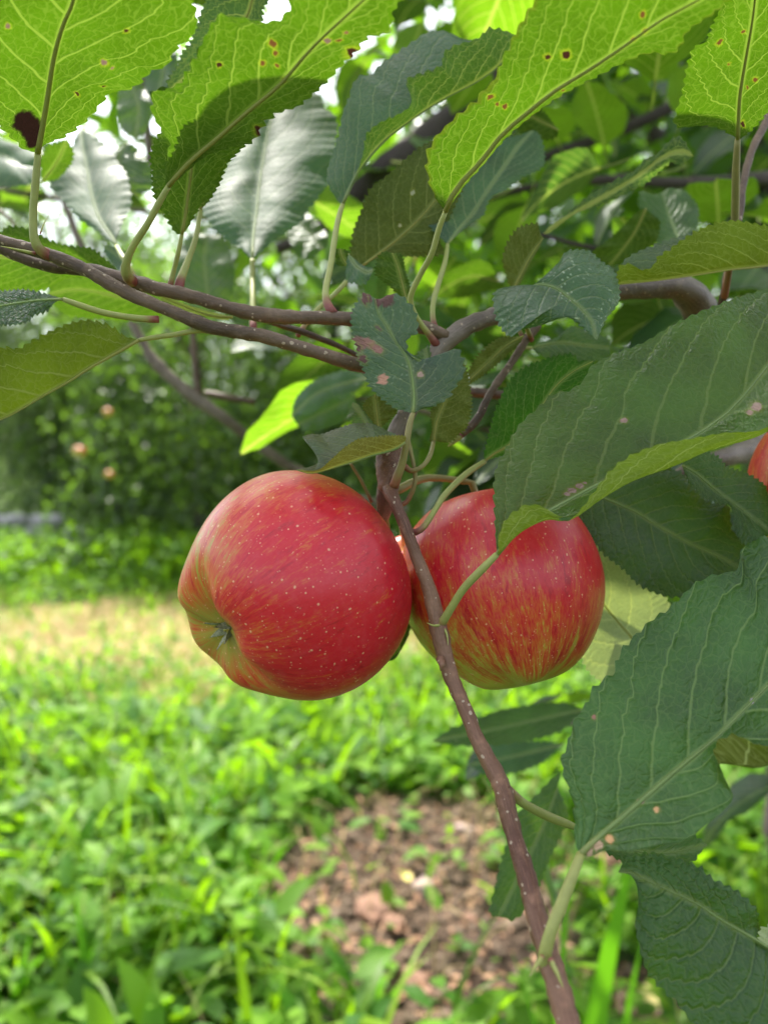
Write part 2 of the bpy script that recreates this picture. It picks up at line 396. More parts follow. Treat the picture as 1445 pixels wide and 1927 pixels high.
LEAFN = [0]
def leaf(mid, L, R, D, side='under', tilt=(0, 0), mat=None, stalk=None, sw=12, smat=None, spots=(), bulge=1.5,
         wave=0.8, teeth=30, tooth=2.05, rib=0.55, lab=None, matargs=None, nv=8, foldL=0.6, foldR=0.6, par=None, seed=None, quilt=.10):
    """A leaf from its midrib (base to tip) and the margins of its two halves. A half may be a list of
    curves (fold line, margin). Points are (x, y[, extra depth in mm]); D is the depth of the leaf base."""
    LEAFN[0] += 1; sd_ = seed if seed is not None else LEAFN[0] * 7.31
    fix = lambda c: [(p[0], p[1], p[2] if len(p) > 2 else 0.0) for p in c]
    x0, y0 = mid[0][:2]
    nu = teeth * 4 + 1
    def depth(x, y, mm):
        return D + mm * 0.001 + tilt[0] * (x - x0) / FPX * D - tilt[1] * (y - y0) / FPX * D
    tip = mid[-1]
    mc = crom(fix(mid), nu)
    def half(H):
        cs = H if isinstance(H[0], list) else [H]
        out = []
        for c in cs:
            c = fix(c)
            if abs(c[0][0] - mc[0][0]) + abs(c[0][1] - mc[0][1]) > 3: c = [tuple(mc[0])] + c
            if abs(c[-1][0] - tip[0]) + abs(c[-1][1] - tip[1]) > 3: c = c + [tuple(mc[-1])]
            out.append(crom(c, nu))
        return out
    LH, RH = half(L), half(R)
    to3 = lambda a: np.array([P(r[0], r[1], depth(*r)) for r in a])
    M3 = to3(mc); vw = np.array(VIEW)
    U = np.linspace(0, 1, nu)
    ml = np.r_[0, np.cumsum(np.linalg.norm(np.diff(M3, axis=0), axis=1))]
    rows = []; fl = []; uvv = []
    for sgn, H, ff in ((-1, LH, foldL), (1, RH, foldR)):
        C = [to3(h) for h in H]
        E = C[-1]
        # outward direction for the teeth, in the leaf's own surface
        prev_c = C[-2] if len(C) > 1 else M3
        o = E - prev_c; ln = np.linalg.norm(o, axis=1)[:, None] + 1e-9; o = o / ln
        fr = (U * teeth + 0.3 * np.sin(U * 9 + sd_)) % 1.0
        saw = np.where(fr < 0.72, fr / 0.72, (1 - fr) / 0.28)
        env = np.clip(np.minimum(U * 14, (1 - U) * 18), 0, 1) * np.clip(ln[:, 0] / 0.004, 0, 1)
        irr = 0.65 + 0.5 * np.array([noise.noise(Vector((k * 0.23, sd_, 0))) for k in U * 60])
        E = E + o * ((saw - 0.4) * tooth * 0.001 * env * irr)[:, None]
        wv_ = np.array([noise.noise(Vector((k * 7.0, sd_ + sgn * 3, 1.3))) for k in U]) * 2.2
        E = E + vw * (wv_ * wave * 0.001 * env)[:, None]
        W = np.linalg.norm((C[0] if len(C) > 1 else E) - M3, axis=1)
        if len(C) > 1: W = W + np.linalg.norm(E - C[0], axis=1)
        W = np.convolve(np.r_[W[:4][::-1], W, W[-4:][::-1]], np.ones(9) / 9, 'valid')
        for j in range(1, nv + 1):
            a = (j / nv) ** 0.9
            if j == nv: a = 1.0
            if len(C) == 1:
                q = M3 * (1 - a) + E * a - vw * (bulge * 0.001 * 4 * a * (1 - a) * np.clip(W / 0.02, 0, 1.3) )[:, None]
                q = q + vw * (wv_ * wave * 0.0005 * a * a * env)[:, None] * (0 if a == 1 else 1)
            else:
                if a < ff:
                    b = a / ff; q0 = M3 * (1 - b) + C[0] * b
                else:
                    b = (a - ff) / (1 - ff); q0 = C[0] * (1 - b) + E * b
                # round the crease
                sm = max(0.0, 1 - abs(a - ff) / 0.22)
                q = q0 * (1 - 0.12 * sm) + (M3 * (1 - ff) + E * ff) * (0.12 * sm)
            # small blisters in the blade
            if nv >= 6:
                nn = np.array([noise.noise(Vector((ml[i] * 95, a * W[i] * 95 * sgn, sd_))) for i in range(nu)])
                q = q - vw * (nn * 0.00032 * env * (1 if a < 1 else 0.6))[:, None]
                ns_ = (matargs or {}).get('nsec', 9.0)
                ww_ = (U - .24 * a - .13 * a * a) * ns_ + (.45 if sgn > 0 else 0)
                q = q - vw * ((1 - np.cos(2 * np.pi * ww_)) * .5 * quilt * .001 * env * min(1, a * 3) * (1.2 - a) * (1 + .6 * nn))[:, None]
            rows.append((sgn * a, q)); 
            fl.append(np.column_stack([ml, sgn * a * W])); uvv.append(np.column_stack([U, np.full(nu, sgn * a)]))
    order = sorted(range(len(rows)), key=lambda k: rows[k][0])
    nneg = sum(1 for k in order if rows[k][0] < 0)
    G = [rows[k][1] for k in order]; FLc = [fl[k] for k in order]; UVc = [uvv[k] for k in order]
    G.insert(nneg, M3); FLc.insert(nneg, np.column_stack([ml, np.zeros(nu)])); UVc.insert(nneg, np.column_stack([U, np.zeros(nu)]))
    nr = len(G); G = np.array(G)
    V = G.reshape(-1, 3); FL = np.array(FLc).reshape(-1, 2); UV = np.array(UVc).reshape(-1, 2)
    F = []
    for j in range(nr - 1):
        for i in range(nu - 1):
            a = j * nu + i
            F.append((a, a + 1, a + nu + 1, a + nu))
    # which side faces the camera on the left half
    cp = np.array(cam.location)
    A = G[1:nneg, 4:-4]; 
    e1 = G[1:nneg, 5:-3] - A; e2 = G[2:nneg + 1, 4:-4] - A
    nn = np.cross(e1, e2); facing = np.sum(np.sum(nn * (cp - A), axis=2))
    want = 1 if side == 'top' else -1
    if facing * want < 0: F = [f[::-1] for f in F]
    me = mesh('leaf', V, F, {'leaf': UV, 'flat': FL})
    sp = []
    if spots:
        inv = []
        for (sx, sy, r, c) in spots:
            best = None
            pr = V - cp
            zc = pr @ vw; xx = pr[:, 0] / zc * FPX + IW / 2
            upv = np.array((0, SP, CP)); yy = IH / 2 - (pr @ upv) / zc * FPX
            k = int(np.argmin((xx - sx) ** 2 + (yy - sy) ** 2))
            sp.append((float(FL[k][0]), float(FL[k][1]), r * 0.001, c))
    if sp or matargs:
        mt = leaf_mat('leaf_blade', spots=sp, **(matargs or {}))
    else: mt = mat
    o = link('leaf', me, [mt]); place_child(o, par or TREE)
    if lab: o['label'] = lab
    if rib:
        k = np.linspace(0, nu - 1, 22).astype(int)
        off = -vw * 0.00012
        # sink the midrib so that it stands out on both faces
        pts = [Vector(M3[i] + off) for i in k]
        rr = [max(0.00012, rib * 0.001 * (1 - 0.82 * (i / (nu - 1)) ** 0.8)) for i in k]
        rb = tube('midrib', pts, rr, M_RIB if side == 'under' else M_RIBT, seg=6)
        rb.parent = o
    if stalk:
        b = depth(*mc[0])
        pts = [(p[0], p[1], p[2], p[3] if len(p) > 3 else sw) for p in stalk]
        pts = pts + [(mid[0][0], mid[0][1], b + 0.0003, sw * 0.8)]
        q, rad = px_path(pts, 20)
        rad[0] *= 1.0
        st = tube('stalk', q, rad, smat or M_STALK, seg=8); st.parent = o
    return o

# leaf materials: young lit undersides, dark glossy tops, tops tinted bluish for sky sheen, dull olive undersides
LIT = dict(under=(0.07, 0.125, 0.022), trans=(0.050, 0.120, 0.002), tmix=0.46, tveins=(0.17, 0.26, 0.030), vein_u=(.30, .36, .10))
OLV = dict(under=(0.10, 0.125, 0.035), trans=(0.085, 0.125, 0.008), tmix=0.36, vein_u=(.26, .28, .10), tveins=(.22, .28, .06))
DRK = dict(top=(0.022, 0.066, 0.008), vein_t=(0.085, 0.15, 0.055), rough=0.50, tmix=0.25)
BLU = dict(top=(0.036, 0.075, 0.050), vein_t=(0.15, 0.21, 0.12), rough=0.58, tmix=0.28)
ML = leaf_mat('leaf_lit_underside', **LIT)
MO = leaf_mat('leaf_olive_underside', **dict(OLV, under=(.125, .15, .032)))
MD = leaf_mat('leaf_dark_top', **DRK)
MB = leaf_mat('leaf_sheen_tint_top', bump=.2, spec=.32, **BLU)

# ------------------------------------------------------------------ branches of the near tree
BR = []
def branch(pts, mat, name='branch', n=None, seg=14, lump=0.20, par=None):
    q, rad = px_path(pts, n or len(pts) * 7)
    o = tube(name, q, rad, mat, seg=seg, lump=lump, seed=len(BR) * 3.3)
    place_child(o); BR.append(o); return o
# trunk and the limbs that reach forward from it
gz = 0.0
tr_pts = [Vector((0.97, 1.60, -0.08)), Vector((0.935, 1.60, 0.05)), Vector((0.905, 1.60, 0.30)), Vector((0.90, 1.61, 0.7)), Vector((0.88, 1.62, 1.15)), Vector((0.86, 1.66, 1.7)), Vector((0.80, 1.7, 2.3))]
place_child(tube('trunk', [Vector(r) for r in crom([tuple(v) for v in tr_pts], 40)],
                 list(np.interp(np.linspace(0, 1, 40), [0, .04, .12, .4, 1], [.15, .115, .095, .085, .05])), M_BACK, seg=22, lump=0.25))
T1 = branch([(-70, 418, .262, 21), (0, 451, .262, 21), (69, 472, .262, 24), (144, 499, .262, 25), (194, 526, .261, 25), (249, 555, .261, 25), (305, 579, .26, 24), (400, 616, .26, 25),
             (494, 632, .261, 26), (549, 649, .262, 26), (605, 666, .264, 26), (682, 690, .27, 26), (760, 712, .285, 24)], M_TWIG)
T2 = branch([(-70, 440, .270, 18), (0, 468, .270, 19), (83, 499, .271, 22), (166, 508, .272, 24), (227, 524, .271, 27), (305, 545, .270, 26), (369, 560, .270, 25), (438, 581, .270, 26), (490, 592, .270, 30),
             (549, 597, .271, 26), (605, 598, .272, 25), (660, 601, .274, 26), (740, 608, .277, 26), (800, 617, .28, 26), (838, 634, .283, 26)], M_TWIG)
LIMB = branch([(1480, 700, .60, 60), (1400, 640, .46, 60), (1330, 605, .37, 58), (1303, 560, .335, 62), (1277, 541, .325, 46), (1240, 543, .32, 36), (1172, 548, .31, 33), (1090, 560, .305, 33), (1000, 575, .30, 34), (937, 594, .295, 34), (896, 606, .29, 34),
               (860, 626, .286, 36), (830, 652, .283, 34), (812, 680, .282, 32), (794, 712, .281, 32), (775, 760, .280, 33), (752, 805, .279, 38), (738, 845, .278, 46), (733, 880, .276, 44), (730, 912, .275, 42), (722, 960, .282, 30), (716, 985, .288, 20)], M_LIMB, n=110)
HANG = branch([(727, 880, .270, 26), (731, 905, .264, 30), (735, 925, .259, 29), (746, 952, .255, 23), (768, 1005, .253, 23), (785, 1050, .252, 24), (806, 1105, .250, 25), (825, 1180, .248, 33), (845, 1262, .245, 29), (873, 1330, .240, 28), (905, 1405, .234, 29),
               (943, 1480, .228, 36), (963, 1560, .222, 33), (990, 1648, .214, 36), (1012, 1735, .205, 40), (1036, 1812, .197, 44), (1058, 1890, .190, 46), (1085, 1990, .182, 46)], M_SPUR, n=110)
SPUR = branch([(735, 835, .270, 44), (732, 865, .266, 48), (731, 890, .264, 46), (731, 912, .262, 40), (732, 922, .260, 28)], M_SPUR, n=24)
T4 = branch([(1012, 612, .30, 16), (991, 637, .298, 16), (975, 663, .297, 15), (957, 690, .296, 14), (938, 716, .295, 15), (919, 746, .294, 14), (900, 785, .293, 15), (884, 803, .292, 16), (868, 819, .291, 12)], M_TWIG, 'twig')
branch([(868, 819, .291, 11), (855, 831, .290, 8), (843, 840, .289, 3)], M_STALK, 'bud', seg=8)
branch([(862, 822, .291, 8), (850, 826, .288, 6), (846, 836, .288, 2)], M_STALK, 'bud', seg=8)
branch([(740, 728, .36, 15), (840, 735, .36, 17), (900, 739, .36, 18), (943, 744, .36, 18), (1000, 752, .37, 18), (1100, 760, .38, 20)], M_TWIG, 'twig')
branch([(480, 597, .276, 9), (541, 616, .282, 11), (577, 627, .284, 12), (632, 649, .287, 11), (671, 668, .29, 10), (720, 690, .295, 10)], M_TWIG, 'twig')
branch([(1462, 180, .33, 15), (1438, 235, .325, 15), (1415, 280, .32, 14), (1398, 345, .315, 13), (1392, 400, .31, 12), (1375, 470, .31, 13), (1360, 560, .31, 14), (1350, 600, .32, 16)], M_TWIG, 'twig')
branch([(1500, 800, .44, 48), (1445, 825, .42, 50), (1400, 850, .40, 44), (1360, 862, .38, 34), (1320, 870, .37, 26), (1260, 900, .37, 18)], M_LIMB)
branch([(225, 560, .62, 12), (272, 650, .62, 17), (300, 690, .62, 24), (335, 722, .62, 22), (372, 752, .62, 24), (420, 785, .62, 22), (470, 825, .63, 20), (545, 878, .64, 19), (640, 930, .66, 20), (760, 960, .7, 24)], M_LIMB)
branch([(366, 560, .62, 10), (364, 640, .62, 12), (370, 700, .62, 14), (374, 750, .62, 16)], M_TWIG, 'twig')
branch([(385, 740, .6, 12), (430, 748, .6, 14), (480, 757, .6, 12)], M_TWIG, 'twig')
branch([(1250, -60, .80, 40), (1100, 30, .80, 44), (1010, 85, .80, 46), (932, 144, .80, 46), (877, 194, .80, 48), (794, 263, .80, 48), (725, 313, .80, 46), (680, 357, .80, 40), (600, 430, .80, 30), (520, 470, .8, 20)], M_BACK)
branch([(1500, 330, .75, 26), (1300, 345, .72, 22), (1150, 338, .70, 18), (1000, 352, .70, 14), (900, 380, .7, 10)], M_BACK)
branch([(1520, 90, .9, 30), (1330, 170, .9, 26), (1180, 240, .9, 22), (1040, 290, .9, 18), (930, 330, .9, 14)], M_BACK)
branch([(262, 110, .50, 13), (270, 175, .50, 14), (276, 230, .50, 13), (285, 320, .5, 12)], M_LIMB, 'twig')
branch([(95, 320, .55, 8), (125, 390, .55, 11), (150, 455, .55, 13), (180, 520, .55, 14)], M_LIMB, 'twig')
branch([(0, 395, .5, 7), (25, 420, .5, 6), (50, 470, .5, 6)], M_LIMB, 'twig')
branch([(1500, 1300, .60, 26), (1300, 1330, .56, 20), (1150, 1350, .53, 14), (1000, 1370, .52, 10), (880, 1385, .52, 7)], M_LIMB)

# ------------------------------------------------------------------ leaves in focus, one by one
# broad leaf at the top left, seen from below against the light
leaf([(72, 288), (89, 194), (102, 111), (119, 50), (138, 5), (160, -80), (185, -190)],
     [(44, 280), (28, 263), (0, 238), (-60, 180), (-110, 80), (-90, -50), (20, -150)],
     [(86, 272), (119, 257), (155, 230), (180, 207), (210, 177), (249, 169), (277, 141), (282, 131), (310, 122), (332, 91), (357, 75), (371, 50), (368, 17), (350, -50), (310, -120), (240, -180)],
     .252, 'under', (0.0, -0.75), stalk=[(96, 482, .262, 22), (76, 470, .259, 21), (65, 447, .257, 17), (63, 400, .256, 15), (68, 340, .254, 15)], sw=15, rib=1.0,
     matargs=dict(LIT, nsec=7.5), spots=[(48, 224, 3.6, DARK), (57, 238, 3.4, DARK), (62, 252, 2.8, DARK), (66, 264, 2.2, DARK), (200, 116, .9, PINK), (212, 133, .5, PINK), (195, 160, .6, BROWN), (150, 180, .6, BROWN), (240, 60, .7, BROWN), (15, 50, .6, PINK)])
# broad leaf crossing the top centre-left
leaf([(318, 350), (328, 338), (361, 302), (411, 260), (444, 230), (477, 202), (527, 160), (577, 102), (615, 64), (649, 33), (685, 0), (765, -75)],
     [(313, 345), (313, 310), (321, 273), (306, 245), (288, 215), (290, 168), (335, 160), (364, 111), (395, 55), (418, 29), (436, 36), (451, 33), (483, 39), (505, 41), (530, 35), (546, 15), (549, -10), (600, -70), (690, -90)],
     [(330, 342), (366, 310), (391, 291), (433, 277), (466, 270), (482, 258), (491, 240), (500, 226), (527, 208), (560, 199), (599, 166), (640, 127), (675, 92), (690, 70), (733, 58), (741, 15), (765, -15)],
     .25, 'under', (-0.1, -0.72), stalk=[(250, 530, .268, 22), (240, 519, .263, 21), (237, 500, .260, 17), (250, 465, .257, 14), (278, 422, .254, 13), (298, 385, .252, 13)], sw=13, rib=.85,
     matargs=dict(LIT, nsec=8), spots=[(487, 242, 1.4, BROWN), (511, 75, 1.0, RUST), (517, 93, .7, RUST), (523, 125, .6, RUST), (528, 150, .6, RUST), (493, 121, .7, RUST), (615, 75, .8, PINK), (640, 78, .6, RUST), (418, 125, .6, BROWN), (662, 97, 1.6, BROWN), (650, 60, .5, TAN)])
# small lit leaf under it
leaf([(343, 440), (350, 400), (358, 340), (368, 270), (385, 190), (405, 120)],
     [(332, 439), (318, 419), (305, 396), (292, 372), (286, 330), (282, 290), (293, 262), (315, 220), (350, 150)],
     [(352, 432), (369, 401), (383, 381), (408, 354), (419, 329), (430, 307), (449, 288), (470, 262), (480, 210), (450, 150)],
     .268, 'under', (0.1, -0.5), ML, stalk=[(320, 540, .275, 12), (328, 507, .273, 9), (336, 475, .270, 9)], sw=9, rib=.6)
leaf([(378, 394), (388, 340), (400, 270), (405, 200)], [(366, 385), (350, 340), (355, 270), (380, 220)], [(392, 380), (412, 340), (420, 270), (415, 220)],
     .285, 'under', (0, -0.5), ML, stalk=[(337, 545, .276, 20), (340, 528, .276, 17), (354, 490, .279, 12), (368, 450, .281, 10)], sw=10, nv=5, teeth=18)
leaf([(510, -60), (477, -5), (463, 33), (410, 95), (360, 140), (322, 172)],
     [(420, -60), (380, 22), (372, 44), (361, 78), (342, 102), (333, 127), (318, 150), (316, 165)],
     [(520, -20), (497, 17), (491, 50), (440, 130), (400, 150), (365, 145), (350, 160), (337, 168)],
     .29, 'under', (0.1, -0.5), leaf_mat('leaf_shaded_underside', under=(0.10, 0.15, 0.07), trans=(0.10, 0.24, 0.03), tmix=.4), rib=.6)
# bluish leaf with a pointed tip
leaf([(220, 464), (212, 446), (200, 430), (185, 405), (172, 360), (163, 310), (156, 270), (154, 241)],
     [(199, 447), (172, 428), (149, 411), (127, 386), (102, 361), (94, 349), (94, 318), (102, 288), (113, 282), (133, 277), (144, 257)],
     [(222, 447), (229, 428), (237, 408), (246, 386), (246, 362), (239, 329), (222, 305), (213, 285), (191, 266), (169, 249)],
     .365, 'top', (0.1, 1.0), MB, stalk=[(262, 540, .34, 10), (245, 505, .34, 9), (232, 484, .34, 9)], sw=9, rib=.5, teeth=20)
leaf([(250, 515), (235, 495), (215, 475), (195, 462)], [(245, 490), (232, 470), (212, 462)], [(235, 520), (215, 500), (198, 480)], .36, 'top', (0, .9), MB, rib=.3, nv=4, teeth=12)
# broad bluish leaf hanging point down
leaf([(475, 488), (478, 440), (484, 395), (488, 354), (495, 305), (505, 249), (513, 215), (525, 150)],
     [(468, 484), (455, 469), (430, 452), (402, 430), (395, 419), (381, 394), (398, 365), (425, 318), (450, 270), (480, 200), (505, 165)],
     [(481, 484), (494, 472), (516, 452), (541, 436), (568, 416), (573, 402), (593, 380), (604, 362), (618, 343), (617, 318), (634, 293), (631, 266), (635, 244), (629, 216), (612, 205), (598, 177), (565, 155)],
     .352, 'top', (0.15, 1.0), MB, stalk=[(477, 620, .33, 14), (476, 560, .34, 11), (475, 520, .35, 11)], sw=11, rib=.7, bulge=2.5)
# folded leaf: bluish top half behind, green underside half in front
leaf([(645, 385), (661, 350), (681, 314), (725, 264), (780, 222), (835, 187), (905, 150), (950, 112), (975, 68)],
     [(636, 379, 3), (617, 346, 6), (616, 320, 8), (622, 300, 9), (635, 260, 11), (645, 216, 13), (658, 183, 14), (664, 158, 15), (680, 141, 15), (697, 141, 15), (716, 122, 16), (755, 94, 17), (783, 75, 17), (805, 62, 17), (838, 62, 17), (877, 75, 16), (930, 66, 10)],
     [(652, 372, -1), (672, 325, -3), (683, 290, -4), (688, 258, -5), (697, 244, -6), (716, 230, -6), (744, 219, -7), (768, 206, -7), (774, 190, -7), (764, 160, -8), (772, 150, -8), (805, 138, -8), (830, 125, -8), (835, 102, -8), (855, 86, -8), (899, 72, -7), (918, 55, -6), (943, 57, -4)],
     .300, 'top', (0.1, -0.1), leaf_mat('leaf_folded', top=(0.045, 0.085, 0.05), vein_t=(.12, .18, .1), under=(.09, .15, .04), trans=(.12, .30, .012), tmix=.42, rough=.5),
     stalk=[(628, 590, .272, 17), (616, 572, .274, 17), (613, 545, .277, 13), (622, 500, .283, 12), (633, 430, .292, 11), (640, 400, .297, 10)], sw=11, rib=.65, wave=1.0)
# long lit leaf sweeping to the top right
leaf([(838, 398), (849, 371), (871, 340), (905, 304), (945, 253), (994, 211), (1043, 172), (1111, 130), (1183, 81), (1239, 41), (1307, 4), (1400, -50)],
     [(830, 388), (819, 371), (808, 340), (803, 307), (806, 282), (819, 257), (835, 241), (857, 221), (874, 208), (893, 194), (907, 174), (929, 152), (942, 119), (957, 91), (963, 78), (972, 58), (982, 42), (994, 19), (1010, -5), (1060, -70), (1160, -130), (1290, -120)],
     [(842, 395), (875, 348), (908, 311), (950, 262), (1000, 219), (1055, 180), (1089, 160), (1126, 141), (1164, 122), (1202, 107), (1228, 102), (1251, 104), (1273, 94), (1285, 75), (1292, 57), (1315, 42), (1345, 23), (1370, -5)],
     .256, 'under', (-0.1, -0.7), stalk=[(822, 650, .281, 17), (806, 628, .279, 13), (785, 600, .276, 11), (772, 562, .272, 11), (790, 518, .268, 11), (812, 478, .263, 11), (826, 430, .259, 11)], sw=11, rib=.95,
     matargs=dict(LIT, nsec=8.5, edge_brown=.25), spots=[(1061, 98, 1.0, BROWN), (1030, 112, .8, BROWN), (922, 185, .7, RUST), (935, 193, .5, RUST), (948, 200, .6, RUST), (1190, 70, .6, RUST), (1203, 52, .6, RUST), (1215, 32, .7, RUST), (1057, 170, .5, RUST)])
# dull leaf beside its base
leaf([(682, 500), (726, 468), (755, 444), (784, 417), (808, 390), (845, 345), (872, 300)],
     [(672, 500), (660, 482), (663, 444), (670, 419), (680, 395), (694, 359), (707, 347), (743, 318), (770, 294), (801, 271), (840, 262)],
     [(700, 490), (736, 484), (770, 482), (818, 481), (837, 472), (828, 449), (850, 400), (872, 350)],
     .315, 'under', (0, -0.25), MO, stalk=[(560, 632, .292, 10), (590, 590, .297, 9), (630, 553, .304, 9), (660, 522, .31, 9)], sw=9, rib=.6, matargs=dict(OLV, nsec=7), spots=[(776, 362, .8, (.6, .6, .4)), (751, 424, .6, (.6, .6, .4))])
# bluish leaf under the long lit one
leaf([(842, 460), (862, 434), (891, 400), (922, 352), (949, 313), (975, 275), (1003, 245)],
     [(836, 455), (826, 444), (811, 429), (803, 410), (811, 388), (845, 350), (895, 300), (950, 262)],
     [(849, 453), (881, 424), (908, 407), (915, 388), (925, 372), (944, 362), (978, 338), (1013, 321), (1024, 302), (1021, 272), (1013, 251)],
     .305, 'top', (0.2, .9), MB, stalk=[(822, 625, .29, 15), (815, 603, .29, 11), (815, 570, .292, 10), (826, 530, .296, 10), (838, 490, .30, 9)], sw=9, rib=.5)
# leaf at the upper right edge
leaf([(1387, 262), (1390, 189), (1397, 140), (1405, 94), (1417, 19), (1430, -120)],
     [(1383, 258), (1345, 241), (1315, 236), (1275, 234), (1273, 211), (1285, 170), (1292, 128), (1304, 91), (1326, 79), (1338, 49), (1356, 15), (1372, -30), (1395, -80)],
     [(1394, 260), (1417, 241), (1443, 211), (1480, 150), (1495, 80), (1490, 0), (1460, -80)],
     .27, 'under', (0, -0.8), ML, stalk=[(1362, 560, .308, 14), (1372, 500, .30, 13), (1381, 430, .292, 14), (1383, 380, .285, 15), (1384, 320, .277, 14)], sw=13, smat=M_STALKB, rib=.75, matargs=dict(LIT, nsec=8),
     spots=[(1353, 78, .8, RUST), (1400, 62, .6, RUST), (1417, 150, .7, RUST), (1405, 165, .5, RUST), (1396, 232, .9, BROWN), (1368, 122, .5, RUST)])
# long horizontal leaf at the right edge, margin folded back
leaf([(1570, 478), (1445, 500), (1372, 508), (1296, 520), (1221, 530), (1160, 536)],
     [(1540, 452, -5), (1445, 426, -6), (1405, 416, -7), (1379, 414, -7), (1345, 420, -7), (1307, 437, -7), (1277, 456, -7), (1262, 468, -7), (1240, 482, -7), (1227, 502, -6), (1205, 508, -5), (1185, 498, -4), (1164, 503, -3), (1158, 520, -2)],
     [(1540, 462, 6), (1445, 440, 9), (1380, 436, 9), (1320, 440, 9), (1285, 443, 9), (1240, 457, 8), (1200, 474, 6), (1172, 493, 3), (1162, 520, 1)],
     .285, 'under', (0.05, .05), leaf_mat('leaf_painted_lit_underside', under=(.17, .23, .018), vein_u=(.30, .36, .08), trans=(.16, .26, .006), tmix=.36), rib=.55, wave=.6)  # brighter underside colours stand in for sunlight on this leaf
leaf([(1215, 392), (1195, 435), (1170, 470), (1145, 500)], [(1200, 398), (1164, 433), (1134, 459), (1115, 474), (1125, 492)], [(1240, 420), (1232, 457), (1200, 478), (1168, 497)], .36, 'under', (0, -.5), ML, rib=.4, nv=5, teeth=18)
leaf([(1280, 460), (1266, 425), (1252, 385), (1245, 362)], [(1251, 463), (1228, 452), (1209, 418), (1201, 380), (1206, 360), (1228, 364)], [(1292, 450), (1313, 422), (1310, 385), (1290, 360), (1262, 354)], .375, 'top', (0, .8), MD, rib=.4, nv=6, teeth=18)
# narrow folded leaf pointing right
leaf([(1022, 440), (1050, 420), (1081, 401), (1125, 376), (1170, 350), (1208, 325), (1240, 300), (1280, 285), (1304, 294)],
     [(1035, 425), (1072, 396), (1111, 366), (1157, 339), (1190, 324), (1213, 299), (1232, 293), (1262, 264), (1281, 260)],
     [(1035, 437), (1081, 403), (1110, 393), (1141, 381), (1183, 362), (1215, 345), (1240, 322), (1262, 306), (1281, 309)], .33, 'under', (0, -.3), leaf_mat('leaf_half_dark', under=(.06, .10, .05), trans=(.08, .2, .01), tmix=.35), rib=.22, teeth=20)
leaf([(968, 540), (987, 501), (1005, 470), (1022, 448)], [(958, 536), (951, 512), (945, 490), (953, 459), (975, 429), (1007, 422), (1014, 436)], [(978, 535), (994, 500), (1012, 470)], .305, 'under', (.1, -.4), MO, rib=.45, teeth=18, nv=6,
     stalk=[(985, 640, .299, 9), (968, 600, .30, 8), (966, 570, .302, 8)], sw=8)
# glossy leaf arching over the limb
leaf([(985, 548), (1009, 536), (1043, 542), (1070, 561), (1096, 584), (1113, 608), (1122, 640)],
     [(996, 541), (1013, 529), (1028, 516), (1051, 493), (1062, 476), (1085, 471), (1111, 474), (1134, 493), (1153, 508), (1160, 527), (1166, 554), (1160, 576), (1141, 599), (1130, 622)],
     [(965, 541, 4), (949, 540, 4), (931, 548, 4), (928, 573, 4), (932, 595, 3), (941, 614, 2), (952, 628, 1), (964, 633, 0), (975, 618, -1), (991, 617), (1021, 610), (1040, 603), (1062, 597), (1081, 606), (1100, 622)],
     .268, 'top', (0.1, .65), rib=.45, bulge=3.0, matargs=dict(DRK, top=(.026, .072, .030), rough=.36, speck=.7, detail=.5), teeth=30,
     spots=[(1085, 600, .5, (.3, .4, .2))], stalk=[(1000, 640, .298, 10), (990, 615, .29, 9), (982, 590, .28, 9)], sw=9)
leaf([(1000, 655), (1050, 645), (1100, 650), (1148, 655)], [(1013, 646), (1051, 633), (1074, 614), (1111, 625), (1140, 635)], [(1015, 668), (1060, 690), (1107, 682), (1142, 670)], .325, 'top', (0, .4), MD, rib=.4, nv=5, teeth=18,
     stalk=[(985, 640, .30, 9), (980, 652, .30, 8)], sw=7)
# puckered leaf at the left edge with its long stalk
leaf([(119, 563), (70, 566), (20, 573), (-50, 585), (-150, 600)], [(105, 558), (83, 552), (47, 546), (0, 548), (-80, 553)], [(103, 570), (86, 585), (64, 593), (53, 605), (22, 613), (0, 613), (-80, 625)],
     .25, 'top', (0, 0.6), leaf_mat('leaf_puckered', top=(.035, .075, .045), vein_t=(.10, .17, .09), rough=.3, tmix=.25, bump=2.6), stalk=[(299, 601, .259, 14), (270, 600, .257, 13), (230, 595, .255, 12), (190, 587, .253, 12), (150, 574, .251, 12)], sw=11, rib=.5, smat=M_STALK)
# leaf at the left edge, its sunlit look painted in by brighter colours
leaf([(262, 640), (235, 656), (166, 695), (133, 717), (83, 745), (42, 770), (0, 791), (-110, 835)],
     [(248, 636), (230, 630), (213, 616), (180, 605), (163, 603), (127, 610), (97, 624), (66, 641), (39, 657), (17, 655), (0, 657), (-70, 690), (-110, 760)],
     [(250, 644, 5), (210, 662, 9), (150, 694, 12), (80, 734, 12), (0, 778, 12), (-80, 815, 6)],
     .262, 'under', (0.1, -.45), stalk=[(402, 622, .262, 14), (370, 622, .262, 11), (327, 630, .262, 10), (291, 635, .262, 10)], sw=10, rib=.6, matargs=dict(OLV, under=(.11, .14, .022), trans=(.17, .26, .006), tmix=.4, nsec=6), spots=[(120, 718, .6, RUST), (110, 726, .7, RUST), (95, 735, .6, RUST), (10, 780, 2.0, (.3, .25, .03))])
